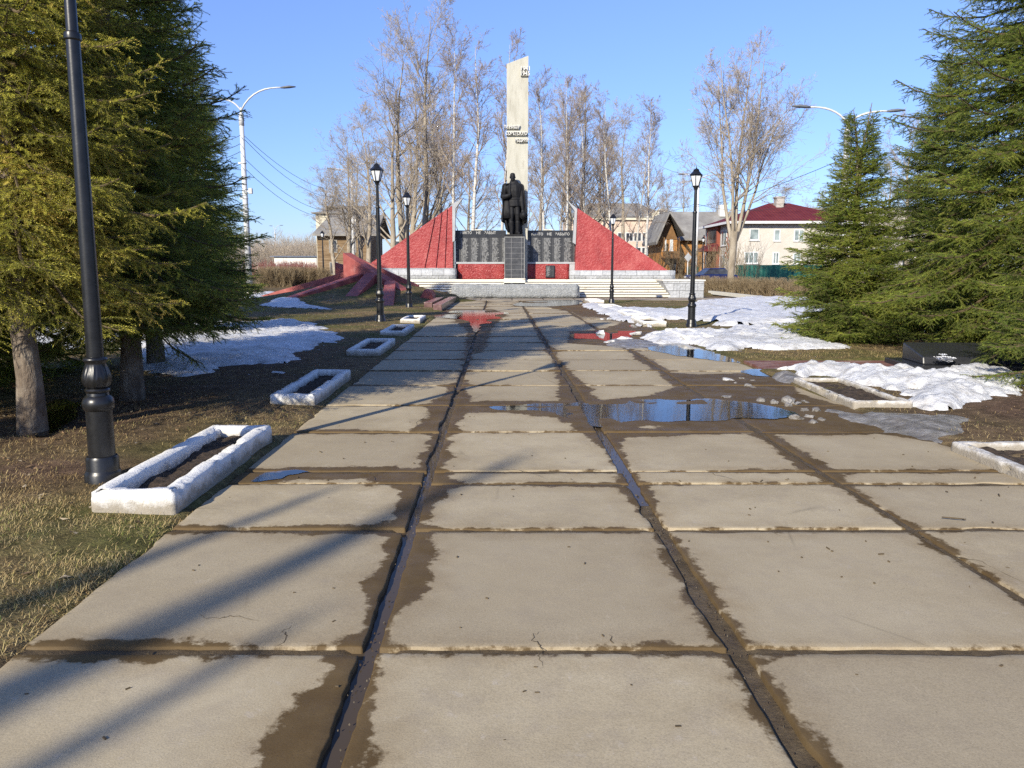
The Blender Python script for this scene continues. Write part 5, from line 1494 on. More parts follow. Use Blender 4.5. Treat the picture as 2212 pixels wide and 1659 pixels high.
for k, (x, Y, yt, v, lab) in enumerate(((1120, 120, 330, 0, 'distant bare tree behind the obelisk'), (1010, 110, 330, 2, 'distant bare tree behind the straight white birch'), (720, 120, 390, 1, 'distant bare tree left of the grove'), (1160, 96, 290, 1, 'distant bare tree right behind the soldier'), (1290, 100, 290, 2, 'distant bare tree behind the right wing top'), (880, 100, 260, 2, 'distant bare tree behind the poplars'),
                                       (1480, 150, 385, 0, 'distant bare tree above the wooden house roof'), (1540, 170, 400, 1, 'distant bare tree above the grey roof ridge'), (1690, 140, 405, 2, 'distant bare tree behind the red roof'), (1750, 150, 425, 0, 'distant bare tree right of the red roof'), (1960, 95, 280, 1, 'bare tree behind the large right spruce'), (1915, 110, 350, 2, 'bare tree between the two right spruces'), (1430, 140, 400, 1, 'distant bare tree above the pink gable'))):
    put_tree('poplar', v, x, Y, yt, lab, k * 1.3, (0, 0), 1.25, 'bare_tree', 'distant bare trees')
put_tree('willow', 0, 1580, 57, 84, 'tall many stemmed bare willow before the red roofed house', .1, (.035, 0), 1.0)

# far shrubs on the left skyline: too many stems to count
def thicket(name, x0, x1, y0, y1, n, h, mat, label, kind, base=None, spread=.25, K=6, r=.012, kids=7, kl=.45, cat='bushes', ang=32):
    x = rng.uniform(x0, x1, n); y = rng.uniform(y0, y1, n)
    s = np.stack([x, y, np.full(n, -.05)], -1)
    if base is not None: s[:, :2] = base(rng.random(n), rng.random(n))
    d = unit(np.stack([rng.normal(0, spread, n), rng.normal(0, spread, n), np.ones(n)], -1))
    L = h * rng.uniform(.7, 1.05, n)
    P_ = grow(s, d, L, K, .08, .13); Rn = np.full((n, 1), r) * np.linspace(1, .4, K)[None]
    c1 = spawn(P_, Rn, L, kids, .25, ang, kl, 5, .05, .18, .7, r * .4)
    v, q = tubes(P_, Rn, 4); v2, q2 = tubes(c1[0], c1[1], 3)
    V = np.concatenate([v, v2])
    V[:, 2] = np.where(V[:, 2] > h, h - (V[:, 2] - h) * .3, V[:, 2]) if kind != 'stuff' else V[:, 2]
    me = mesh_np(name, V, [np.concatenate([q, q2 + len(v)])], [mat])
    o = link(name, me)
    return tag(o, label, cat, None, kind)


X0, X1 = P(430, 576, 150)[0], P(700, 576, 150)[0]
thicket('thicket', X0, X1, 140, 190, 700, 7.5, M['twig'], 'pale bare thicket on the left skyline', 'stuff', spread=.2, r=.03, kids=14)
M['twig_red'] = pm('reddish_twigs', [(.3, (.17, .06, .05)), (.7, (.30, .14, .12))], 1, .9, 0)
thicket('thicket', P(590, 576, 120)[0], P(695, 576, 120)[0], 105, 125, 500, 2.4, M['twig_red'], 'low reddish thicket behind the left hedge', 'stuff', spread=.3, r=.02, kids=9)
thicket('thicket', P(1500, 576, 60)[0], P(1780, 576, 60)[0], 74, 82, 160, 4.2, M['twig_hedge'], 'thin saplings before the green fence', 'stuff', spread=.22, r=.016, kids=6)


def hedge(pa, pb, h, dep, n, label, r=.009):
    pa, pb = np.array(pa[:2]), np.array(pb[:2]); d = pb - pa; nrm = np.array([-d[1], d[0]]) / np.hypot(*d)
    clump = max(6, int(np.hypot(*d) / .45)); cc = np.linspace(0, 1, clump)
    def base(u, v):
        k = (u * clump).astype(int).clip(0, clump - 1)
        t_ = cc[k] + rng.normal(0, .10 / np.hypot(*d), len(u))
        return pa + d * t_[:, None] + nrm * ((v - .5) * dep * .8)[:, None]
    return thicket('hedge', 0, 1, 0, 1, n, h, M['twig_hedge'], label, None, base, .24, 6, r, 10, .42, 'hedge', 34)


hedge((12.3, 52.5), (15.6, 36.5), 1.05, .9, 1500, 'long clipped leafless hedge before the houses on the right')
hedge((9.3, 54), (11.6, 55), 1.15, .8, 350, 'short piece of leafless hedge right of the grey plinth')
hedge(P(567, 576, 61)[:2], P(628, 576, 61)[:2], 1.65, 1.3, 550, 'tall clipped leafless hedge block left of the far black lamp post', .012)
hedge(P(632, 576, 62)[:2], P(700, 576, 62)[:2], 1.6, 1.3, 550, 'clipped leafless hedge block at the foot of the far black lamp post', .012)


# ------------------------------------------------------------------ spruces
def spruce(H, hb, Rm, seed, nmat, tops=1, droop=.2, whorl=.23, nbr=8, sp_lat=.058, sp_sh=.056, top_h=None, needle=.024, dense=1.0, texp=.82):
    global rng
    keep = rng; rng = np.random.default_rng(seed)
    zs = []; az = []
    z = hb
    while z < H - .25:
        k = nbr if z < H * .75 else max(4, nbr - 1)
        a0 = rng.random() * 6.28
        for j in range(k): zs.append(z + rng.normal(0, .05)); az.append(a0 + 6.283 * j / k + rng.normal(0, .16))
        for j in range(int(5 * dense)): zs.append(z + rng.uniform(.04, whorl)); az.append(rng.random() * 6.28)
        z += whorl * (1 if z < H * .7 else .85)
    zs = np.array(zs); az = np.array(az); n = len(zs)
    f = np.clip((zs - hb) / (H - hb), 0, 1)
    L = Rm * (1 - f) ** texp * rng.uniform(.62, 1.14, n) * np.clip(.72 + f * 4, 0, 1) + .10
    el = np.radians(np.interp(f, [0, .25, .6, 1], [-16, -6, 16, 48])) + rng.normal(0, .09, n)
    st = np.stack([np.zeros(n), np.zeros(n), zs], -1)
    if tops == 2:
        sgn = np.where(np.cos(az) > 0, 1, -1); st[:, 0] += np.clip(f - .80, 0, 1) * .95 * sgn
    d = np.stack([np.cos(az) * np.cos(el), np.sin(az) * np.cos(el), np.sin(el)], -1)
    K = 8
    B = np.empty((n, K, 3)); B[:, 0] = st; dd = d.copy()
    for k in range(1, K):
        dd = dd + rng.normal(0, .05, (n, 3))
        dd[:, 2] += np.where(k < K * .55, -droop * .28 * (1 - f), .20)
        dd = unit(dd); B[:, k] = B[:, k - 1] + dd * (L / (K - 1))[:, None]
    Rb = (.006 + .011 * L)[:, None] * np.linspace(1, .22, K)[None]
    # laterals
    nl = np.maximum(4, (L / sp_lat).astype(int))
    idx = np.repeat(np.arange(n), nl); o_ = np.concatenate([np.arange(k) for k in nl])
    t = .13 + .87 * (o_ + rng.random(len(o_)) * .6) / np.repeat(nl, nl); t = t.clip(0, .995)
    s, T = at_t(B, idx, t)
    side = unit(np.cross(T, np.array([0, 0, 1.]))) * np.where(o_ % 2 == 0, 1, -1)[:, None]
    ang = np.radians(rng.normal(52, 8, len(t)))[:, None]
    ld = unit(T * np.cos(ang) + side * np.sin(ang) + np.array([0, 0, 1]) * rng.normal(.06, .20, (len(t), 1)))
    LL = np.minimum(.46 * (1 - t) * L[idx] + .12, .55) * rng.uniform(.7, 1.2, len(t))
    Lp = grow(s, ld, LL, 4, .0, .09, .6 * droop)
    Rl = np.full((len(t), 4), .0032) * np.linspace(1, .6, 4)[None]
    # shoots along laterals
    ns = np.maximum(1, (LL / sp_sh).astype(int))
    i2 = np.repeat(np.arange(len(t)), ns); o2 = np.concatenate([np.arange(k) for k in ns])
    t2 = ((o2 + .7 + rng.random(len(o2)) * .5) / (np.repeat(ns, ns) + .3)).clip(0, .99)
    s2, T2 = at_t(Lp, i2, t2)
    sd2 = unit(np.cross(T2, np.array([0, 0, 1.]))) * np.where(o2 % 2 == 0, 1, -1)[:, None]
    sdir = unit(T2 * .75 + sd2 * .62 + rng.normal(0, .20, (len(t2), 3)) + np.array([0, 0, -.42 * droop]))
    SL = np.minimum(.07 + .48 * (1 - t2) * LL[i2], .18) * rng.uniform(.75, 1.25, len(t2))
    # every lateral and branch tip also carries needles
    A = np.concatenate([s2, Lp[:, 1], Lp[:, 2], Lp[:, 0], B[:, -2], B[:, -3]]); D = np.concatenate([sdir, unit(Lp[:, 2] - Lp[:, 1]), unit(Lp[:, 3] - Lp[:, 2]), unit(Lp[:, 1] - Lp[:, 0]), unit(B[:, -1] - B[:, -2]), unit(B[:, -2] - B[:, -3])])
    S = np.concatenate([SL, LL / 3, LL / 3, LL / 3, L / (K - 1), L / (K - 1)])
    nn = np.clip((S / .0064).astype(int), 8, 30)
    i3 = np.repeat(np.arange(len(S)), nn); o3 = np.concatenate([np.arange(k) for k in nn])
    u = (o3 + .5) / np.repeat(nn, nn)
    base = A[i3] + D[i3] * (u * S[i3])[:, None]
    q1 = unit(np.cross(D, np.array([.3, .2, .93]))); q2 = np.cross(D, q1)
    th = o3 * 2.4 + rng.random(len(S))[i3] * 6
    rad = q1[i3] * np.cos(th)[:, None] + q2[i3] * np.sin(th)[:, None]
    nd = unit(D[i3] * .75 + rad * .75)
    ln = needle * rng.uniform(.75, 1.15, len(u))
    wv = unit(np.cross(nd, D[i3] + .01)) * (.135 * needle)
    tip = base + nd * ln[:, None]
    V = np.stack([base - wv, base + wv, tip], 1).reshape(-1, 3)
    tint1 = np.clip(rng.normal(.45, .17, len(S)) + .18 * (np.concatenate([t2, t * 0 + .3, t * 0 + .4, t * 0 + .1, np.ones(2 * n) * .6]) - .5) + .8 * (fbm(A[:, 0] * 1.6 + A[:, 2] * 1.3, A[:, 1] * 1.6, seed, 3) - .5), 0, 1)
    tn = np.repeat(tint1[i3] + rng.normal(0, .06, len(u)), 3)
    tri = np.arange(len(V)).reshape(-1, 3)
    # wood
    vb, qb = tubes(B, Rb, 5); vl, ql = tubes(Lp, Rl, 3)
    sp_ = np.stack([A[:len(s2)], A[:len(s2)] + D[:len(s2)] * S[:len(s2), None]], 1)
    vs, qs = tubes(sp_, np.full((len(s2), 2), .0019), 3)
    nV = len(V); allV = np.concatenate([V, vb, vl, vs])
    quads = np.concatenate([qb + nV, ql + nV + len(vb), qs + nV + len(vb) + len(vl)])
    mi = np.concatenate([np.zeros(len(tri), int), np.ones(len(quads), int)])
    cm = mesh_np('crown', allV, [tri, quads], [M[nmat], M['sp_twig']], mi, smooth=False)
    attr(cm, 'tint', np.concatenate([tn.clip(0, 1), np.zeros(len(allV) - nV)]))
    mb = MB()
    kk = 12; r0 = .04 + H * .0105
    if tops == 1:
        mb.loft([(.02 * math.sin(i * 1.7) * (i < 9), .02 * math.cos(i * 2.1) * (i < 9), H * i / kk - .1 * (i == 0)) for i in range(kk + 1)], [r0 * (1 - .96 * (i / kk) ** .95) * (1.25 if i == 0 else 1) + .004 for i in range(kk + 1)], None, 14)
    else:
        mb.loft([(0, 0, H * .5 * i / 6 - .1 * (i == 0)) for i in range(7)], [r0 * (1 - .45 * i / 6) for i in range(7)], None, 12)
        for sg in (1, -1): mb.loft([(0, 0, H * .49), (.02 * sg, 0, H * .74), (.07 * sg, 0, H * .87), (.17 * sg, 0, H + (.15 if sg > 0 else 0))], [r0 * .5, r0 * .3, .018, .006], None, 8)
    me = mb.mesh('trunk', M['sp_bark'])
    # dead snags low on the stem
    rng = keep
    print('spruce tris', len(tri) + 2 * len(quads))
    return me, cm


SPR = {'gold': spruce(6.6, 1.52, 1.6, 101, 'needle_gold', droop=.38), 'tall': spruce(7.4, 1.15, 1.65, 102, 'needle', droop=.32),
       'broad': spruce(9.6, .6, 3.0, 103, 'needle', droop=.42, texp=.74, whorl=.28, sp_lat=.068, sp_sh=.064, needle=.030),
       'small': spruce(4.6, .12, 1.5, 104, 'needle', tops=2, droop=.2, whorl=.18, needle=.028, texp=1.0)}


def put_spruce(kind, X, Y, label, rz=0.0, s=1.0, wid=1.0, lean=(0, 0), name='spruce', group=None, z=0.0):
    o = thing(name, label, 'tree', (X, Y, z - .02), 0, group)
    o.rotation_euler = (lean[0], lean[1], rz); o.scale = (s * wid, s * wid, s)
    tm, cm = SPR[kind]
    link('trunk', tm, o); link('crown', cm, o)
    return o


Gs = 'spruces left of the path'
put_spruce('gold', -4.42, 7.1, 'sunlit golden spruce, nearest the camera, left of the large lamp post', .4, 1.12, .92, group=Gs)
put_spruce('tall', -4.42, 9.05, 'dark spruce right behind the large lamp post, trunk bare near the ground', 1.3, 1.08, .93, group=Gs)
put_spruce('tall', -5.5, 12.1, 'dark spruce behind, its low boughs reaching the snow patch', 3.4, 1.12, .9, group=Gs)
put_spruce('broad', -7.4, 10.2, 'spruce at the left picture edge behind the golden one', 2.2, .8, 1.0, group=Gs)
put_spruce('tall', -7.2, 18.5, 'farthest spruce of the left row, mostly hidden', 5.1, .85, 1.1, group=Gs)
put_spruce('small', 7.28, 17.0, 'small spruce with twin leading shoots beside the right snow', .15, 1.05, 1.12, group='spruces right of the path')
put_spruce('broad', 9.3, 13.9, 'large sunlit spruce overhanging the black stone', .8, 1.10, 1.0, group='spruces right of the path')
put_spruce('broad', 9.7, 18.2, 'spruce filling the gap between the small and the large right spruces', 1.9, .66, 1.0, group='spruces right of the path')
put_spruce('broad', 8.1, 9.8, 'spruce boughs cut by the right picture edge', 2.9, .72, 1.0, group='spruces right of the path')
for X_, Y_, s_, lab in ((-14.5, 21.5, 1.75, 'spruce deep in the left lawn, hidden by the nearer ones'), (-17, 24.5, 1.7, 'spruce farthest left in the left lawn, hidden by the nearer ones'), (-12.3, 19.2, 1.55, 'spruce between the left row and the hidden ones')):
    put_spruce('tall', X_, Y_, lab, X_, s_, 1.2, group=Gs)
put_spruce('tall', -6.3, 7.3, 'added spruce beyond the left picture edge, thickening the shade on the path', 2.6, 1.12, 1.0, group=Gs)  # added mostly out of frame to deepen the tree shade across the path
put_spruce('small', -6.3, 4.5, 'low young spruce of the left row standing outside the picture', .7, .62, 1.35, group='spruces behind the viewer')
# trees of the same row that stand beside and behind the camera and throw the shade on the near slabs
for k, (tx, ty, hgt, v) in enumerate(((-1.2, 5.75, 8.4, 'tall'), (-.85, 3.62, 8.6, 'tall'), (.2, 6.78, 11, 'tall'), (-2.75, 4.6, 7.4, 'gold'))):
    L_ = hgt / math.tan(R(SUN_EL))
    put_spruce(v, tx - L_ * math.sin(R(SUN_AZ)), ty - L_ * math.cos(R(SUN_AZ)), 'spruce of the left row standing behind the viewer', k * 1.1, hgt / (7.4 if v == 'tall' else 6.6), .19, group='spruces behind the viewer')
# ------------------------------------------------------------------ houses
def crop8(x, y): return ((1700 + x / 5.185) / 1.1573, (460 + y / 5.185) / 1.1573)
def crop6(x, y): return ((1440 + x / 4.365) / 1.1573, (400 + y / 4.365) / 1.1573)
def crop4(x, y): return ((640 + x / 3.95) / 1.1573, (380 + y / 3.95) / 1.1573)


t = NT('white_brick'); p = t.obj()
br = t.n('ShaderNodeTexBrick'); sx_ = t.n('ShaderNodeSeparateXYZ'); t.l(p, sx_.inputs[0])
cb = t.n('ShaderNodeCombineXYZ'); t.l(t.math('ADD', sx_.outputs[0], sx_.outputs[1]), cb.inputs[0]); t.l(sx_.outputs[2], cb.inputs[1]); t.l(cb.outputs[0], br.inputs['Vector'])
br.inputs['Color1'].default_value = (.54, .51, .46, 1); br.inputs['Color2'].default_value = (.60, .565, .51, 1); br.inputs['Mortar'].default_value = (.48, .43, .37, 1)
br.inputs['Scale'].default_value = 1; br.inputs['Brick Width'].default_value = .26; br.inputs['Row Height'].default_value = .085; br.inputs['Mortar Size'].default_value = .008
c = t.mix(t.ramp(t.noise(p, .5, 6, .65), [(.4, 0.), (.7, .45)]), br.outputs['Color'], (.42, .36, .29))
t.set(c, .9, .15); M['wbrick'] = t.m
t = NT('maroon_metal_roof'); p = t.obj(); sx_ = t.n('ShaderNodeSeparateXYZ'); t.l(p, sx_.inputs[0])
rib = t.math('SINE', t.math('MULTIPLY', sx_.outputs[0], 18.)); t.set(t.ramp(t.noise(p, 1, 4), [(.3, (.10, .016, .020)), (.7, (.15, .030, .032))]), .75, .15); t.bump(rib, .5, .05); M['maroon'] = t.m
M['redbay'] = pm('red_brown_brick', [(.3, (.20, .055, .035)), (.7, (.28, .085, .055))], 3, .9, .3, 12)
M['winframe'] = pm('white_window_frame', [(.3, (.62, .63, .63)), (.7, (.72, .72, .72))], 3, .5, 0)
t = NT('window_glass'); t.set(t.ramp(t.noise(t.obj(), .8, 3), [(.4, (.10, .13, .13)), (.65, (.32, .38, .38))]), .12, .6); M['pane'] = t.m
t = NT('dark_window'); t.set(t.ramp(t.noise(t.obj(), .8, 3), [(.4, (.03, .03, .035)), (.65, (.09, .10, .11))]), .12, .6); M['darkpane'] = t.m
M['greenfence'] = pm('green_metal_fence', [(.3, (.008, .075, .060)), (.7, (.016, .11, .09))], 2, .55, .4, 9, .03, stretch=(3, 1, .05))
t = NT('ochre_boards'); p = t.obj()
c = t.ramp(t.noise(t.scale(p, (1, 1, 6)), .9, 6, .7), [(.3, (.27, .115, .03)), (.5, (.38, .18, .055)), (.7, (.44, .24, .09))])
t.set(c, .85, .15); t.bump(t.math('SINE', t.math('MULTIPLY', t.n('ShaderNodeSeparateXYZ').outputs[2], 30)), .1, .02); M['ochre'] = t.m
M['ochre_dark'] = pm('dark_ochre_boards', [(.3, (.13, .07, .03)), (.7, (.22, .12, .05))], 2, .9, .2, 12)
M['slate'] = pm('grey_fibre_roof', [(.3, (.17, .16, .15)), (.6, (.25, .24, .22)), (.75, (.32, .31, .29))], .7, .9, .5, 6, .08)
M['pinkwall'] = pm('pale_pink_plaster', [(.3, (.50, .37, .29)), (.6, (.60, .47, .37)), (.75, (.64, .53, .43))], .6, .9, .2, 6)
M['oldwood'] = pm('weathered_boards', [(.3, (.10, .065, .035)), (.5, (.20, .135, .075)), (.72, (.29, .22, .14))], 1.2, .9, .6, 5, .05, stretch=(.5, .5, 7))
M['oldframe'] = pm('old_window_frame', [(.3, (.24, .22, .19)), (.7, (.38, .36, .32))], 3, .8, 0)
M['cream'] = pm('cream_plaster', [(.3, (.52, .48, .36)), (.7, (.62, .58, .46))], .6, .9, .2, 6)
M['greywall'] = pm('grey_panel_wall', [(.3, (.34, .31, .28)), (.7, (.44, .41, .37))], .8, .9, .2, 6)


def window(parent, x0, x1, z0, z1, y, axis='x', mull=1, pane='pane', sill=True, fm=None):
    """window on a wall facing -y (axis x) or -x (axis y)"""
    def bx(m, a0, a1, d0, d1, e0, e1):
        if axis == 'x': m.box(a0, a1, y + d0, y + d1, e0, e1)
        else: m.box(y + d0, y + d1, a0, a1, e0, e1)
    b = MB(); w_ = .09
    bx(b, x0, x1, -.05, .04, z0, z0 + w_); bx(b, x0, x1, -.05, .04, z1 - w_, z1); bx(b, x0, x0 + w_, -.05, .04, z0 + w_, z1 - w_); bx(b, x1 - w_, x1, -.05, .04, z0 + w_, z1 - w_)
    for k in range(mull):
        xm = x0 + (x1 - x0) * (k + 1) / (mull + 1); bx(b, xm - .04, xm + .04, -.045, .04, z0 + w_, z1 - w_)
    if sill: bx(b, x0 - .08, x1 + .08, -.12, .02, z0 - .08, z0 - .003)
    fr = b.build('window', fm or M['winframe'], parent)
    b = MB(); bx(b, x0 + .02, x1 - .02, -.03, .02, z0 + .02, z1 - .02); b.build('pane', M[pane], fr)
    return fr


def hip(b, x0, x1, y0, y1, z0, zr, inset, m=0, th=.15):
    ym = (y0 + y1) / 2
    vs = [(x0, y0, z0), (x1, y0, z0), (x1, y1, z0), (x0, y1, z0), (x0 + inset, ym, zr), (x1 - inset, ym, zr)]
    vs += [(x, y, z - th) for x, y, z in vs[:4]]
    b.add(vs, [(0, 1, 5, 4), (1, 2, 5), (2, 3, 4, 5), (3, 0, 4), (0, 6, 7, 1), (1, 7, 8, 2), (2, 8, 9, 3), (3, 9, 6, 0), (9, 8, 7, 6)], m)


# red roofed house
Yh = 85.
xc = P(*crop8(692, 495), Yh)[0]; ze = P(*crop8(800, 505), Yh)[2]
xr = xc + 13.5; yb = Yh + 12.0
house = thing('house', 'two storey pale brick house with maroon hip roof and red entrance bay', 'house', (0, 0, 0))
b = MB(); b.box(xc, xr, Yh, yb, -.2, ze); b.build('wall', M['wbrick'], house)
b = MB(); b.box(xc - .06, xr + .06, Yh - .06, yb + .06, -.2, .75); b.build('plinth', M['greywall'], house)
b = MB(); zr = P(*crop8(1110, 250), Yh + 6)[2]
hip(b, xc - .75, xr + .7, Yh - .75, yb + .75, ze + .12, zr, 6.3); rf = b.build('roof', M['maroon'], house)
b = MB(); b.box(xc - .77, xr + .72, Yh - .80, Yh - .755, ze - .10, ze + .16); b.box(xc - .80, xc - .755, Yh - .8, yb + .75, ze - .10, ze + .16); b.build('eaves_board', M['winframe'], house)
b = MB(); xk = P(*crop8(1275, 230), Yh + 5)[0]; zk = P(*crop8(1275, 185), Yh + 5)[2]
b.box(xk - .4, xk + .4, Yh + 4.4, Yh + 5.4, zr - 2.2, zk); b.box(xk - .5, xk + .5, Yh + 4.3, Yh + 5.5, zk + .002, zk + .15); b.build('chimney', M['greywall'], rf)
for (x0, y0, x1, y1, mu) in ((905, 578, 1022, 728, 0), (1222, 588, 1296, 738, 0), (1482, 588, 1605, 738, 1), (836, 880, 1008, 1030, 2), (1205, 885, 1280, 1035, 1), (1470, 890, 1560, 1035, 1)):
    (a, z1), (c_, z0) = XZ(*crop8(x0, y0), Yh - .03), XZ(*crop8(x1, y1), Yh - .03)
    window(house, a, c_, z0, z1, Yh - .001, 'x', mu)
# side with the red entrance bay
xs = xc
def ycorr(px):   # depth on the side wall from the picture column
    u = (px - CX) / F; return xs / u / 1.0 if u else 0
def side(x8):
    px = crop8(x8, 0)[0]; d = ray(px, 560); return xs / d[0] * d[1]
y_a, y_b = side(510), side(378)
b = MB(); b.box(xs - .35, xs + .1, y_a, y_b, .0, ze - .02); bay = b.build('entrance_bay', M['redbay'], house)
b = MB(); b.box(xs - .40, xs - .352, y_a + .5, y_b - .5, 4.3, ze - .4); b.build('opening', M['darkpane'], bay)
b = MB(); b.box(xs - .42, xs - .352, y_a + .6, y_a + 2.3, .5, 2.9); b.build('door', M['ochre_dark'], house)
b = MB(); b.hexa([(xs - 2.0, y_a - .5, 3.3), (xs - .3, y_a - .5, 3.3), (xs - .3, y_b + .5, 3.3), (xs - 2.0, y_b + .5, 3.3)], [(xs - 2.0, y_a - .5, 3.4), (xs - .3, y_a - .5, 4.1), (xs - .3, y_b + .5, 4.1), (xs - 2.0, y_b + .5, 3.4)]); b.build('canopy', M['maroon'], house)
b = MB()
for yy in (y_a - .35, y_b + .35): b.loft([(xs - 1.9, yy, 0), (xs - 1.9, yy, 3.3)], .06, None, 8)
b.build('canopy_post', M['winframe'], house)
b = MB()
for k in range(12): b.box(xs - 1.95, xs - 1.92, y_b - 1 + k * .25, y_b - .97 + k * .25, .5, 1.4)
b.box(xs - 1.96, xs - 1.91, y_b - 1, y_b + 2, 1.4, 1.45); b.build('railing', M['black'], house)
b = MB(); b.box(xs - 2.2, xs - .08, y_a - .4, y_b + .4, -.1, .48); b.build('porch', M['greywall'], house)
for (x0, x1, z0, z1) in ((340, 378, 4.0, 5.7), ):
    window(house, side(x1) + .3, side(x0), z0, z1, xs - .001, 'y', 0)
window(house, side(600) + .1, side(528), 3.9, 5.6, xs - .001, 'y', 1); window(house, side(590), side(515), 1.2, 2.9, xs - .001, 'y', 1)
b = MB()
for x8, zc_, r_ in ((305, 4.9, .5), (285, 3.9, .3), (315, 3.9, .3), (300, 3.1, .5), (625, 5.2, .5), (600, 4.5, .3), (640, 4.4, .3), (615, 3.7, .5), (590, 2.9, .3), (630, 2.7, .3)):
    yy = side(x8)
    b = MB()
    for k in range(4):
        a0, a1 = k * math.pi / 2, (k + 1) * math.pi / 2
        b.loft([(xs - .03, yy + r_ * 1.2 * math.cos(a0), zc_ + r_ * math.sin(a0)), (xs - .03, yy + r_ * 1.2 * math.cos(a1), zc_ + r_ * math.sin(a1))], .05, None, 5)
    b.build('brick_diamond', M['redbay'], house)
pass

# green fence
fx0, fx1 = P(*crop8(725, 1050), 80)[0], P(*crop8(1900, 1050), 80)[0]
zt = P(*crop8(1000, 1050), 80)[2]
root = thing('fence', 'dark green corrugated metal fence under the pale brick house', 'fence', (0, 0, 0))
b = MB(); n = int((fx1 - fx0) / .12); vs = []
for k in range(n + 1):
    x = fx0 + k * .12; yo = .03 * (1 if k % 4 < 2 else -1); vs += [(x, 80 + yo, -.05), (x, 80 + yo, zt)]
b.add(vs, [(2 * k, 2 * k + 2, 2 * k + 3, 2 * k + 1) for k in range(n)]); o = b.build('sheet', M['greenfence'], root)
sm = o.modifiers.new('s', 'SOLIDIFY'); sm.thickness = .01; bake(o)
x = fx0
while x < fx1: b = MB(); b.box(x, x + .06, 80.06, 80.13, -.1, zt + .02); b.build('post', M['greenfence'], root); x += 2.5

# wooden ochre house with a projecting gable
Yw = 108.
W = lambda x, y, Y=Yw: XZ(*crop6(x, y), Y)
wh = thing('wooden_house', 'ochre wooden two storey house with grey roof and balcony gable', 'house', (0, 0, 0))
xa_, zE = W(1075, 860)
xb_ = W(1760, 860)[0]
b = MB(); b.box(xa_, xb_, Yw, Yw + 11, -.2, zE); b.build('wall', M['ochre'], wh)
zR = W(1300, 582, Yw + 5)[1]
b = MB(); xl = W(1030, 600)[0]
b.prism([(Yw - .9, zE - .25), (Yw + 5.5, zR), (Yw + 12, zE - .25), (Yw + 12, zE), (Yw + 5.5, zR + .25), (Yw - .9, zE)], 0, 1)
vs = b.v; b.v = [(xl if v[1] < .5 else xb_ + .6, v[0], v[2]) for v in vs]
rf = b.build('roof', M['slate'], wh)
xg0, xg1 = W(955, 900, Yw - 5)[0], W(1130, 900, Yw - 5)[0]
b = MB(); b.box(xg0, xg1, Yw - 3.6, Yw + 6, -.2, zE - .2); b.build('wing', M['ochre'], wh)
xm = W(1018, 700, Yw - 5)[0]; zg = W(1030, 585, Yw - 4)[1]
b = MB(); b.prism([(xg0 - .9, zE - .9), (xm, zg), (xg1 + .6, zE + .2), (xg1 + .6, zE + .45), (xm, zg + .3), (xg0 - 1.0, zE - .55)], Yw - 5.2, Yw + 6); b.build('gable_roof', M['slate'], wh)
b = MB(); b.prism([(xg0, zE - .2), (xm, zg - .1), (xg1, zE - .2)], Yw - 3.7, Yw - 3.5); b.build('gable', M['ochre_dark'], wh)
(q0, w1), (q1, w0) = W(952, 995, Yw - 5), W(1130, 1060, Yw - 5)
b = MB(); b.box(q0, q1, Yw - 5, Yw - 3.62, w0 - .15, w0); b.box(q0, q1, Yw - 5.05, Yw - 4.95, w0, w1)
for xx in (q0 + .1, q1 - .1): b.box(xx - .08, xx + .08, Yw - 5, Yw - 4.85, w1, zE); b.hexa([(xx - .06, Yw - 3.7, w0 - 1.6), (xx + .06, Yw - 3.7, w0 - 1.6), (xx + .06, Yw - 3.6, w0 - 1.6), (xx - .06, Yw - 3.6, w0 - 1.6)], [(xx - .06, Yw - 4.9, w0 - .16), (xx + .06, Yw - 4.9, w0 - .16), (xx + .06, Yw - 4.7, w0 - .16), (xx - .06, Yw - 4.7, w0 - .16)])
b.build('balcony', M['ochre_dark'], wh)
for x0, x1 in ((978, 1010), (1050, 1085)):
    window(wh, W(x0, 0, Yw - 3.6)[0], W(x1, 0, Yw - 3.6)[0], w1 + .1, w1 + 1.9, Yw - 3.62, 'x', 1)
b = MB(); (q0, d1), (q1, d0) = W(1025, 1075, Yw - 3.6), W(1090, 1210, Yw - 3.6); b.box(q0, q1, Yw - 3.66, Yw - 3.6, .1, d1); b.build('door', M['darkpane'], wh)
window(wh, xa_ + 4.5, xa_ + 5.6, 3.3, 4.9, Yw - .002, 'x', 1); window(wh, xa_ + 4.5, xa_ + 5.6, .9, 2.5, Yw - .002, 'x', 1)
b = MB(); xk = W(1610, 560, Yw + 4)[0]; b.box(xk - .5, xk + .5, Yw + 4, Yw + 5, zR - .5, zR + 1.1); b.build('chimney', M['letter'], rf)

# pink apartment house
Ya = 150.
A_ = lambda x, y, Y=Ya: XZ(*crop6(x, y), Y)
ap = thing('apartment_house', 'pale pink four storey apartment house with a small gable seen behind the birches', 'house', (0, 0, 0))
x0, zt_ = A_(430, 655); x1 = A_(1010, 640)[0]
b = MB(); b.box(x0 - 9, x1, Ya, Ya + 14, -.2, zt_); b.build('wall', M['pinkwall'], ap)
b = MB(); b.box(x0 - 9.4, x1 + .4, Ya - .5, Ya + .05, zt_ + .002, zt_ + .35); b.build('cornice', M['cream'], ap)
b = MB(); hip(b, x0 - 9.3, x1 + .4, Ya - .4, Ya + 14.4, zt_ + .55, zt_ + 3.6, 5); rf = b.build('roof', M['slate'], ap)
(g0, gz0), (g1, _), (gm, gz1) = A_(830, 640), A_(1030, 640), A_(930, 528)
b = MB(); b.prism([(g0, zt_ + .36), (g1, zt_ + .36), (g1, gz0 + .9), (gm, gz1), (g0, gz0 + .9)], Ya - .45, Ya + 5); gb = b.build('gable', M['cream'], ap)
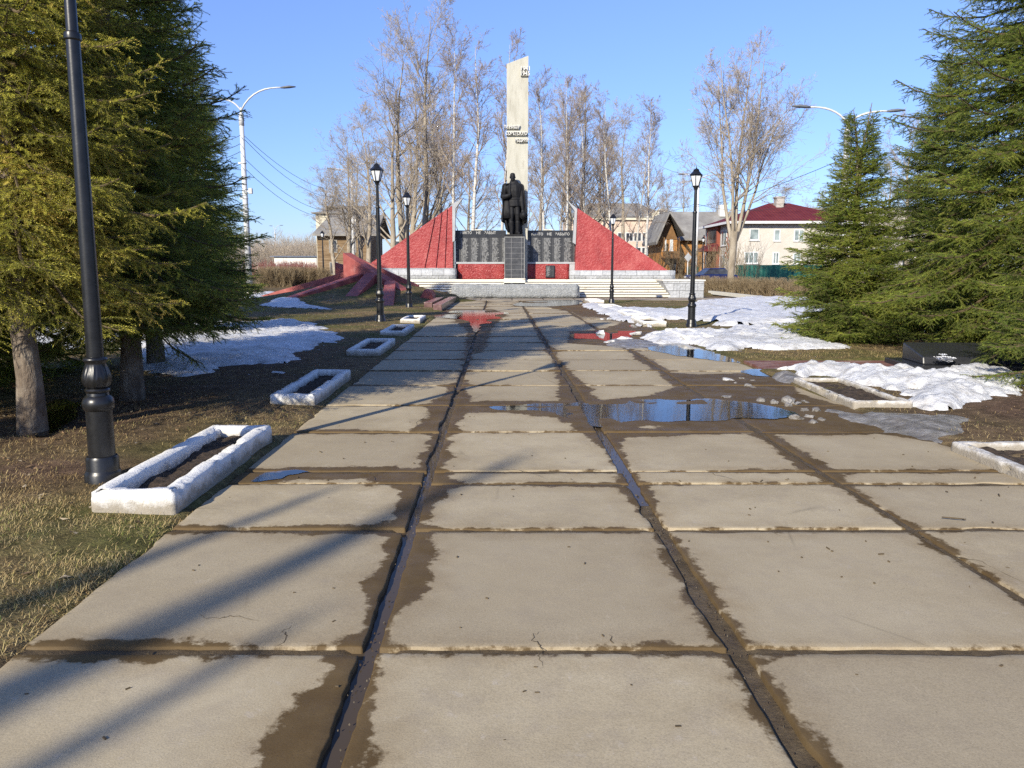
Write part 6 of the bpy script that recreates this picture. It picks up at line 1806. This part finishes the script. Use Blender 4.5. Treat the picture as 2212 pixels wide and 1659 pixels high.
for xx in (870, 470, 560, 650, 740, 800):
    for zz in (.9, 3.6, 6.3, 9.0):
        a = A_(xx, 0)[0]
        if zz + 1.6 < zt_: window(ap, a, a + 1.4 if xx < 860 else a + 2.4, zz, zz + 1.6, Ya - .002, 'x', 1, 'darkpane', False)
for xx in (430 - 90, 430 - 180):
    for zz in (.9, 3.6, 6.3): a = A_(xx, 0)[0]; window(ap, a, a + 1.4, zz, zz + 1.6, Ya - .002, 'x', 1, 'darkpane', False)
window(ap, gm - .5, gm + .5, gz0 + .5, gz0 + 1.6, Ya - .452, 'x', 0, 'darkpane', False)

# pale block seen behind the right spruce
Yb = 130.
x0, z1 = XZ(*crop8(1648, 335), Yb)
bl = thing('panel_house', 'grey flat roofed block peeping out behind the small right spruce', 'house', (0, 0, 0))
b = MB(); b.box(x0, x0 + 30, Yb, Yb + 12, -.2, z1); b.build('wall', M['greywall'], bl)
b = MB(); b.box(x0 - .2, x0 + 30.2, Yb - .2, Yb + 12.2, z1 + .002, z1 + .35); b.build('roof', M['slate'], bl)
for k in range(7):
    for zz in (1, 3.8, 6.6, 9.4):
        if zz + 1.6 < z1: window(bl, x0 + 1.5 + k * 3.6, x0 + 3.2 + k * 3.6, zz, zz + 1.6, Yb - .002, 'x', 1, 'darkpane', False)

# weathered wooden house on the left and the cream one behind it
Yl = 92.
Lz = lambda x, y, Y=Yl: XZ(*crop4(x, y), Y)
oh = thing('weathered_house', 'weathered brown wooden house with old grey roof behind the left trees', 'house', (0, 0, 0))
(x0, zE) = Lz(600, 818); x1 = Lz(1120, 818)[0]
b = MB(); b.box(x0, x1, Yl, Yl + 9, -.2, zE); b.build('wall', M['oldwood'], oh)
zR = Lz(800, 640, Yl + 4.5)[1]
xl0, xl1 = Lz(572, 800)[0], x1 + 1
b = MB(); b.prism([(Yl - .8, zE - .15), (Yl + 4.5, zR), (Yl + 9.8, zE - .15), (Yl + 9.8, zE + .1), (Yl + 4.5, zR + .25), (Yl - .8, zE + .1)], 0, 1)
b.v = [((xl0 if v[1] < .5 else xl1) + (.9 if v[2] > zR - .1 and v[1] < .5 else 0), v[0], v[2]) for v in b.v]; b.build('roof', M['slate'], oh)
for xx, zz in ((690, 3.2), (690, .7), (880, 3.2)):
    a = Lz(xx, 0)[0]; window(oh, a, a + .95, zz, zz + 1.45, Yl - .002, 'x', 1, 'darkpane', False, M['oldframe'])
Yc = 112.
ch_ = thing('cream_house', 'cream plastered house with low hip roof rising behind the weathered one', 'house', (0, 0, 0))
(x0, z1) = XZ(*crop4(588, 610), Yc); x1 = XZ(*crop4(1040, 610), Yc)[0]
b = MB(); b.box(x0, x1, Yc, Yc + 12, -.2, z1); b.build('wall', M['cream'], ch_)
b = MB(); hip(b, x0 - .5, x1 + .5, Yc - .5, Yc + 12.5, z1 + .16, XZ(*crop4(830, 530), Yc + 6)[1], 7); b.build('roof', M['slate'], ch_)
for k in range(4): window(ch_, x0 + 2 + k * 4.5, x0 + 3.4 + k * 4.5, 3.6, 5.2, Yc - .002, 'x', 1, 'darkpane', False)
b = MB(); (x0, z1), (x1, z0) = XZ(*crop4(430, 1045), 125), XZ(*crop4(600, 1110), 125)
sh = thing('shed', 'low distant shed with bluish roof beyond the left hedge', 'shed', (0, 0, 0))
b.box(x0 - 4, x1, 125, 131, -.2, z0 + 1.2); b.build('wall', M['letter'], sh)
b = MB(); b.hexa([(x0 - 4.5, 124.6, z0 + 1.2), (x1 + .3, 124.6, z0 + 1.2), (x1 + .3, 131.5, z0 + 1.2), (x0 - 4.5, 131.5, z0 + 1.2)], [(x0 - 4.5, 124.6, z0 + 1.3), (x1 + .3, 124.6, z0 + 1.3), (x1 + .3, 131.5, z1 + .2), (x0 - 4.5, 131.5, z1 + .2)])
M['blueroof'] = pm('blue_grey_roof', [(.3, (.10, .14, .22)), (.7, (.16, .2, .28))], 1, .5, 0); b.build('roof', M['blueroof'], sh)
for k, (xp, w_, h_) in enumerate(((585, 14, 5.5), (640, 18, 6.5), (672, 10, 4.5))):
    Yf = 260.; X = P(xp, 576, Yf)[0]
    f_ = thing('far_building', ('far pale low building at the left skyline edge', 'far pale long building in the middle of the left skyline', 'far pale small building next to the weathered house')[k], 'house', (X, Yf, 0))
    b = MB(); b.box(-w_ / 2, w_ / 2, 0, 9, -.3, h_); b.build('wall', M['letter'], f_)
    b = MB(); hip(b, -w_ / 2 - .4, w_ / 2 + .4, -.4, 9.4, h_ + .16, h_ + 2, 4); b.build('roof', M['slate'], f_)
    for j in range(3): window(f_, -w_ / 2 + 1 + j * w_ / 3, -w_ / 2 + 2.6 + j * w_ / 3, 1.2, 2.8, -.002, 'x', 1, 'darkpane', False)

# dark board hoardings and the diamond road sign
Ys = 70.
(x0, z1), (x1, z0) = XZ(*crop6(1185, 1010), Ys), XZ(*crop6(1262, 1115), Ys)
sg = thing('road_sign', 'grey back of a diamond road sign beside the right lamp post', 'sign', ((x0 + x1) / 2, Ys, 0))
hw = (x1 - x0) / 2; zc_ = (z0 + z1) / 2; hh = (z1 - z0) / 2
b = MB(); b.prism([(-hw, zc_), (0, zc_ - hh), (hw, zc_), (0, zc_ + hh)], -.015, .015); b.build('plate', M['silver'], sg)
b = MB(); b.loft([(.0, .06, -.1), (0, .06, zc_ + hh)], .04, None, 8); b.build('post', M['galv'], sg)
b = MB(); b.box(-.25, .25, .03, .09, zc_ + .1, zc_ + .14); b.box(-.25, .25, .03, .09, zc_ - .14, zc_ - .1); b.build('bracket', M['galv'], sg)
(x0, z1), (x1, _) = XZ(*crop6(1212, 1162), 98), XZ(*crop6(1340, 1162), 98)
b = MB(); b.box(x0, x1, 98, 98.1, -.1, z1); tag(b.build('fence', M['greenfence']), 'short dark green fence piece before the ochre house', 'fence')

# car behind the hedge
M['carblue'] = pm('dark_blue_car_paint', [(.3, (.008, .016, .075)), (.7, (.014, .026, .11))], 2, .25, 0, spec=.5)
M['rubber'] = pm('tyre_rubber', [(.3, (.012, .012, .012)), (.7, (.025, .025, .025))], 8, .9, 0)
Ycar = 68.; xcar = XZ(*crop6(1400, 1290), Ycar)[0]
car = thing('car', 'dark blue parked car half hidden behind the right hedge', 'car', (xcar + .6, Ycar, .0), R(12))
def carbody(prof, hw_list):
    m = MB(); n = len(prof)
    V = []
    for sgn in (-1, 1):
        for (x, z), hw_ in zip(prof, hw_list): V.append((x, sgn * hw_, z))
    m.add(V, [list(range(n))[::-1], list(range(n, 2 * n))] + [[i, (i + 1) % n, (i + 1) % n + n, i + n] for i in range(n)])
    return m
prof = [(-2.1, .35), (-2.15, .7), (-2.05, .88), (-1.1, .95), (1.4, .98), (2.0, .9), (2.1, .6), (2.05, .32)]
m_ = carbody(prof, [.82, .86, .84, .86, .86, .82, .84, .82]); o = m_.build('body', M['carblue'], car); bv = o.modifiers.new('b', 'BEVEL'); bv.width = .07; bv.segments = 3; bake(o)
prof = [(-1.15, .93), (-.45, 1.42), (.9, 1.45), (1.65, .95)]
m_ = carbody(prof, [.80, .64, .64, .80]); o = m_.build('cabin', M['darkpane'], car); bv = o.modifiers.new('b', 'BEVEL'); bv.width = .05; bv.segments = 2; bake(o)
m_ = carbody([(-.5, 1.405), (-.42, 1.46), (.88, 1.49), (1.0, 1.41)], [.66, .63, .63, .66]); m_.build('roof_panel', M['carblue'], car)
for x in (-1.3, 1.3):
    for y in (-.78, .78):
        m_ = MB(); m_.loft([(x, y - .1, .31), (x, y + .1, .31)], .31, None, 20); wl_ = m_.build('wheel', M['rubber'], car, 40)
        m_ = MB(); m_.loft([(x, y - .11, .31), (x, y + .11, .31)], .19, None, 16); m_.build('rim', M['silver'], wl_, 40)
for y in (-.6, .6):
    m_ = MB(); m_.box(-2.19, -2.1, y - .17, y + .17, .62, .78, 0, .02); m_.build('headlight', M['glass_frost'], car)
    m_ = MB(); m_.box(2.04, 2.13, y - .17, y + .17, .62, .8, 0, .02); m_.build('tail_light', M['redbay'], car)
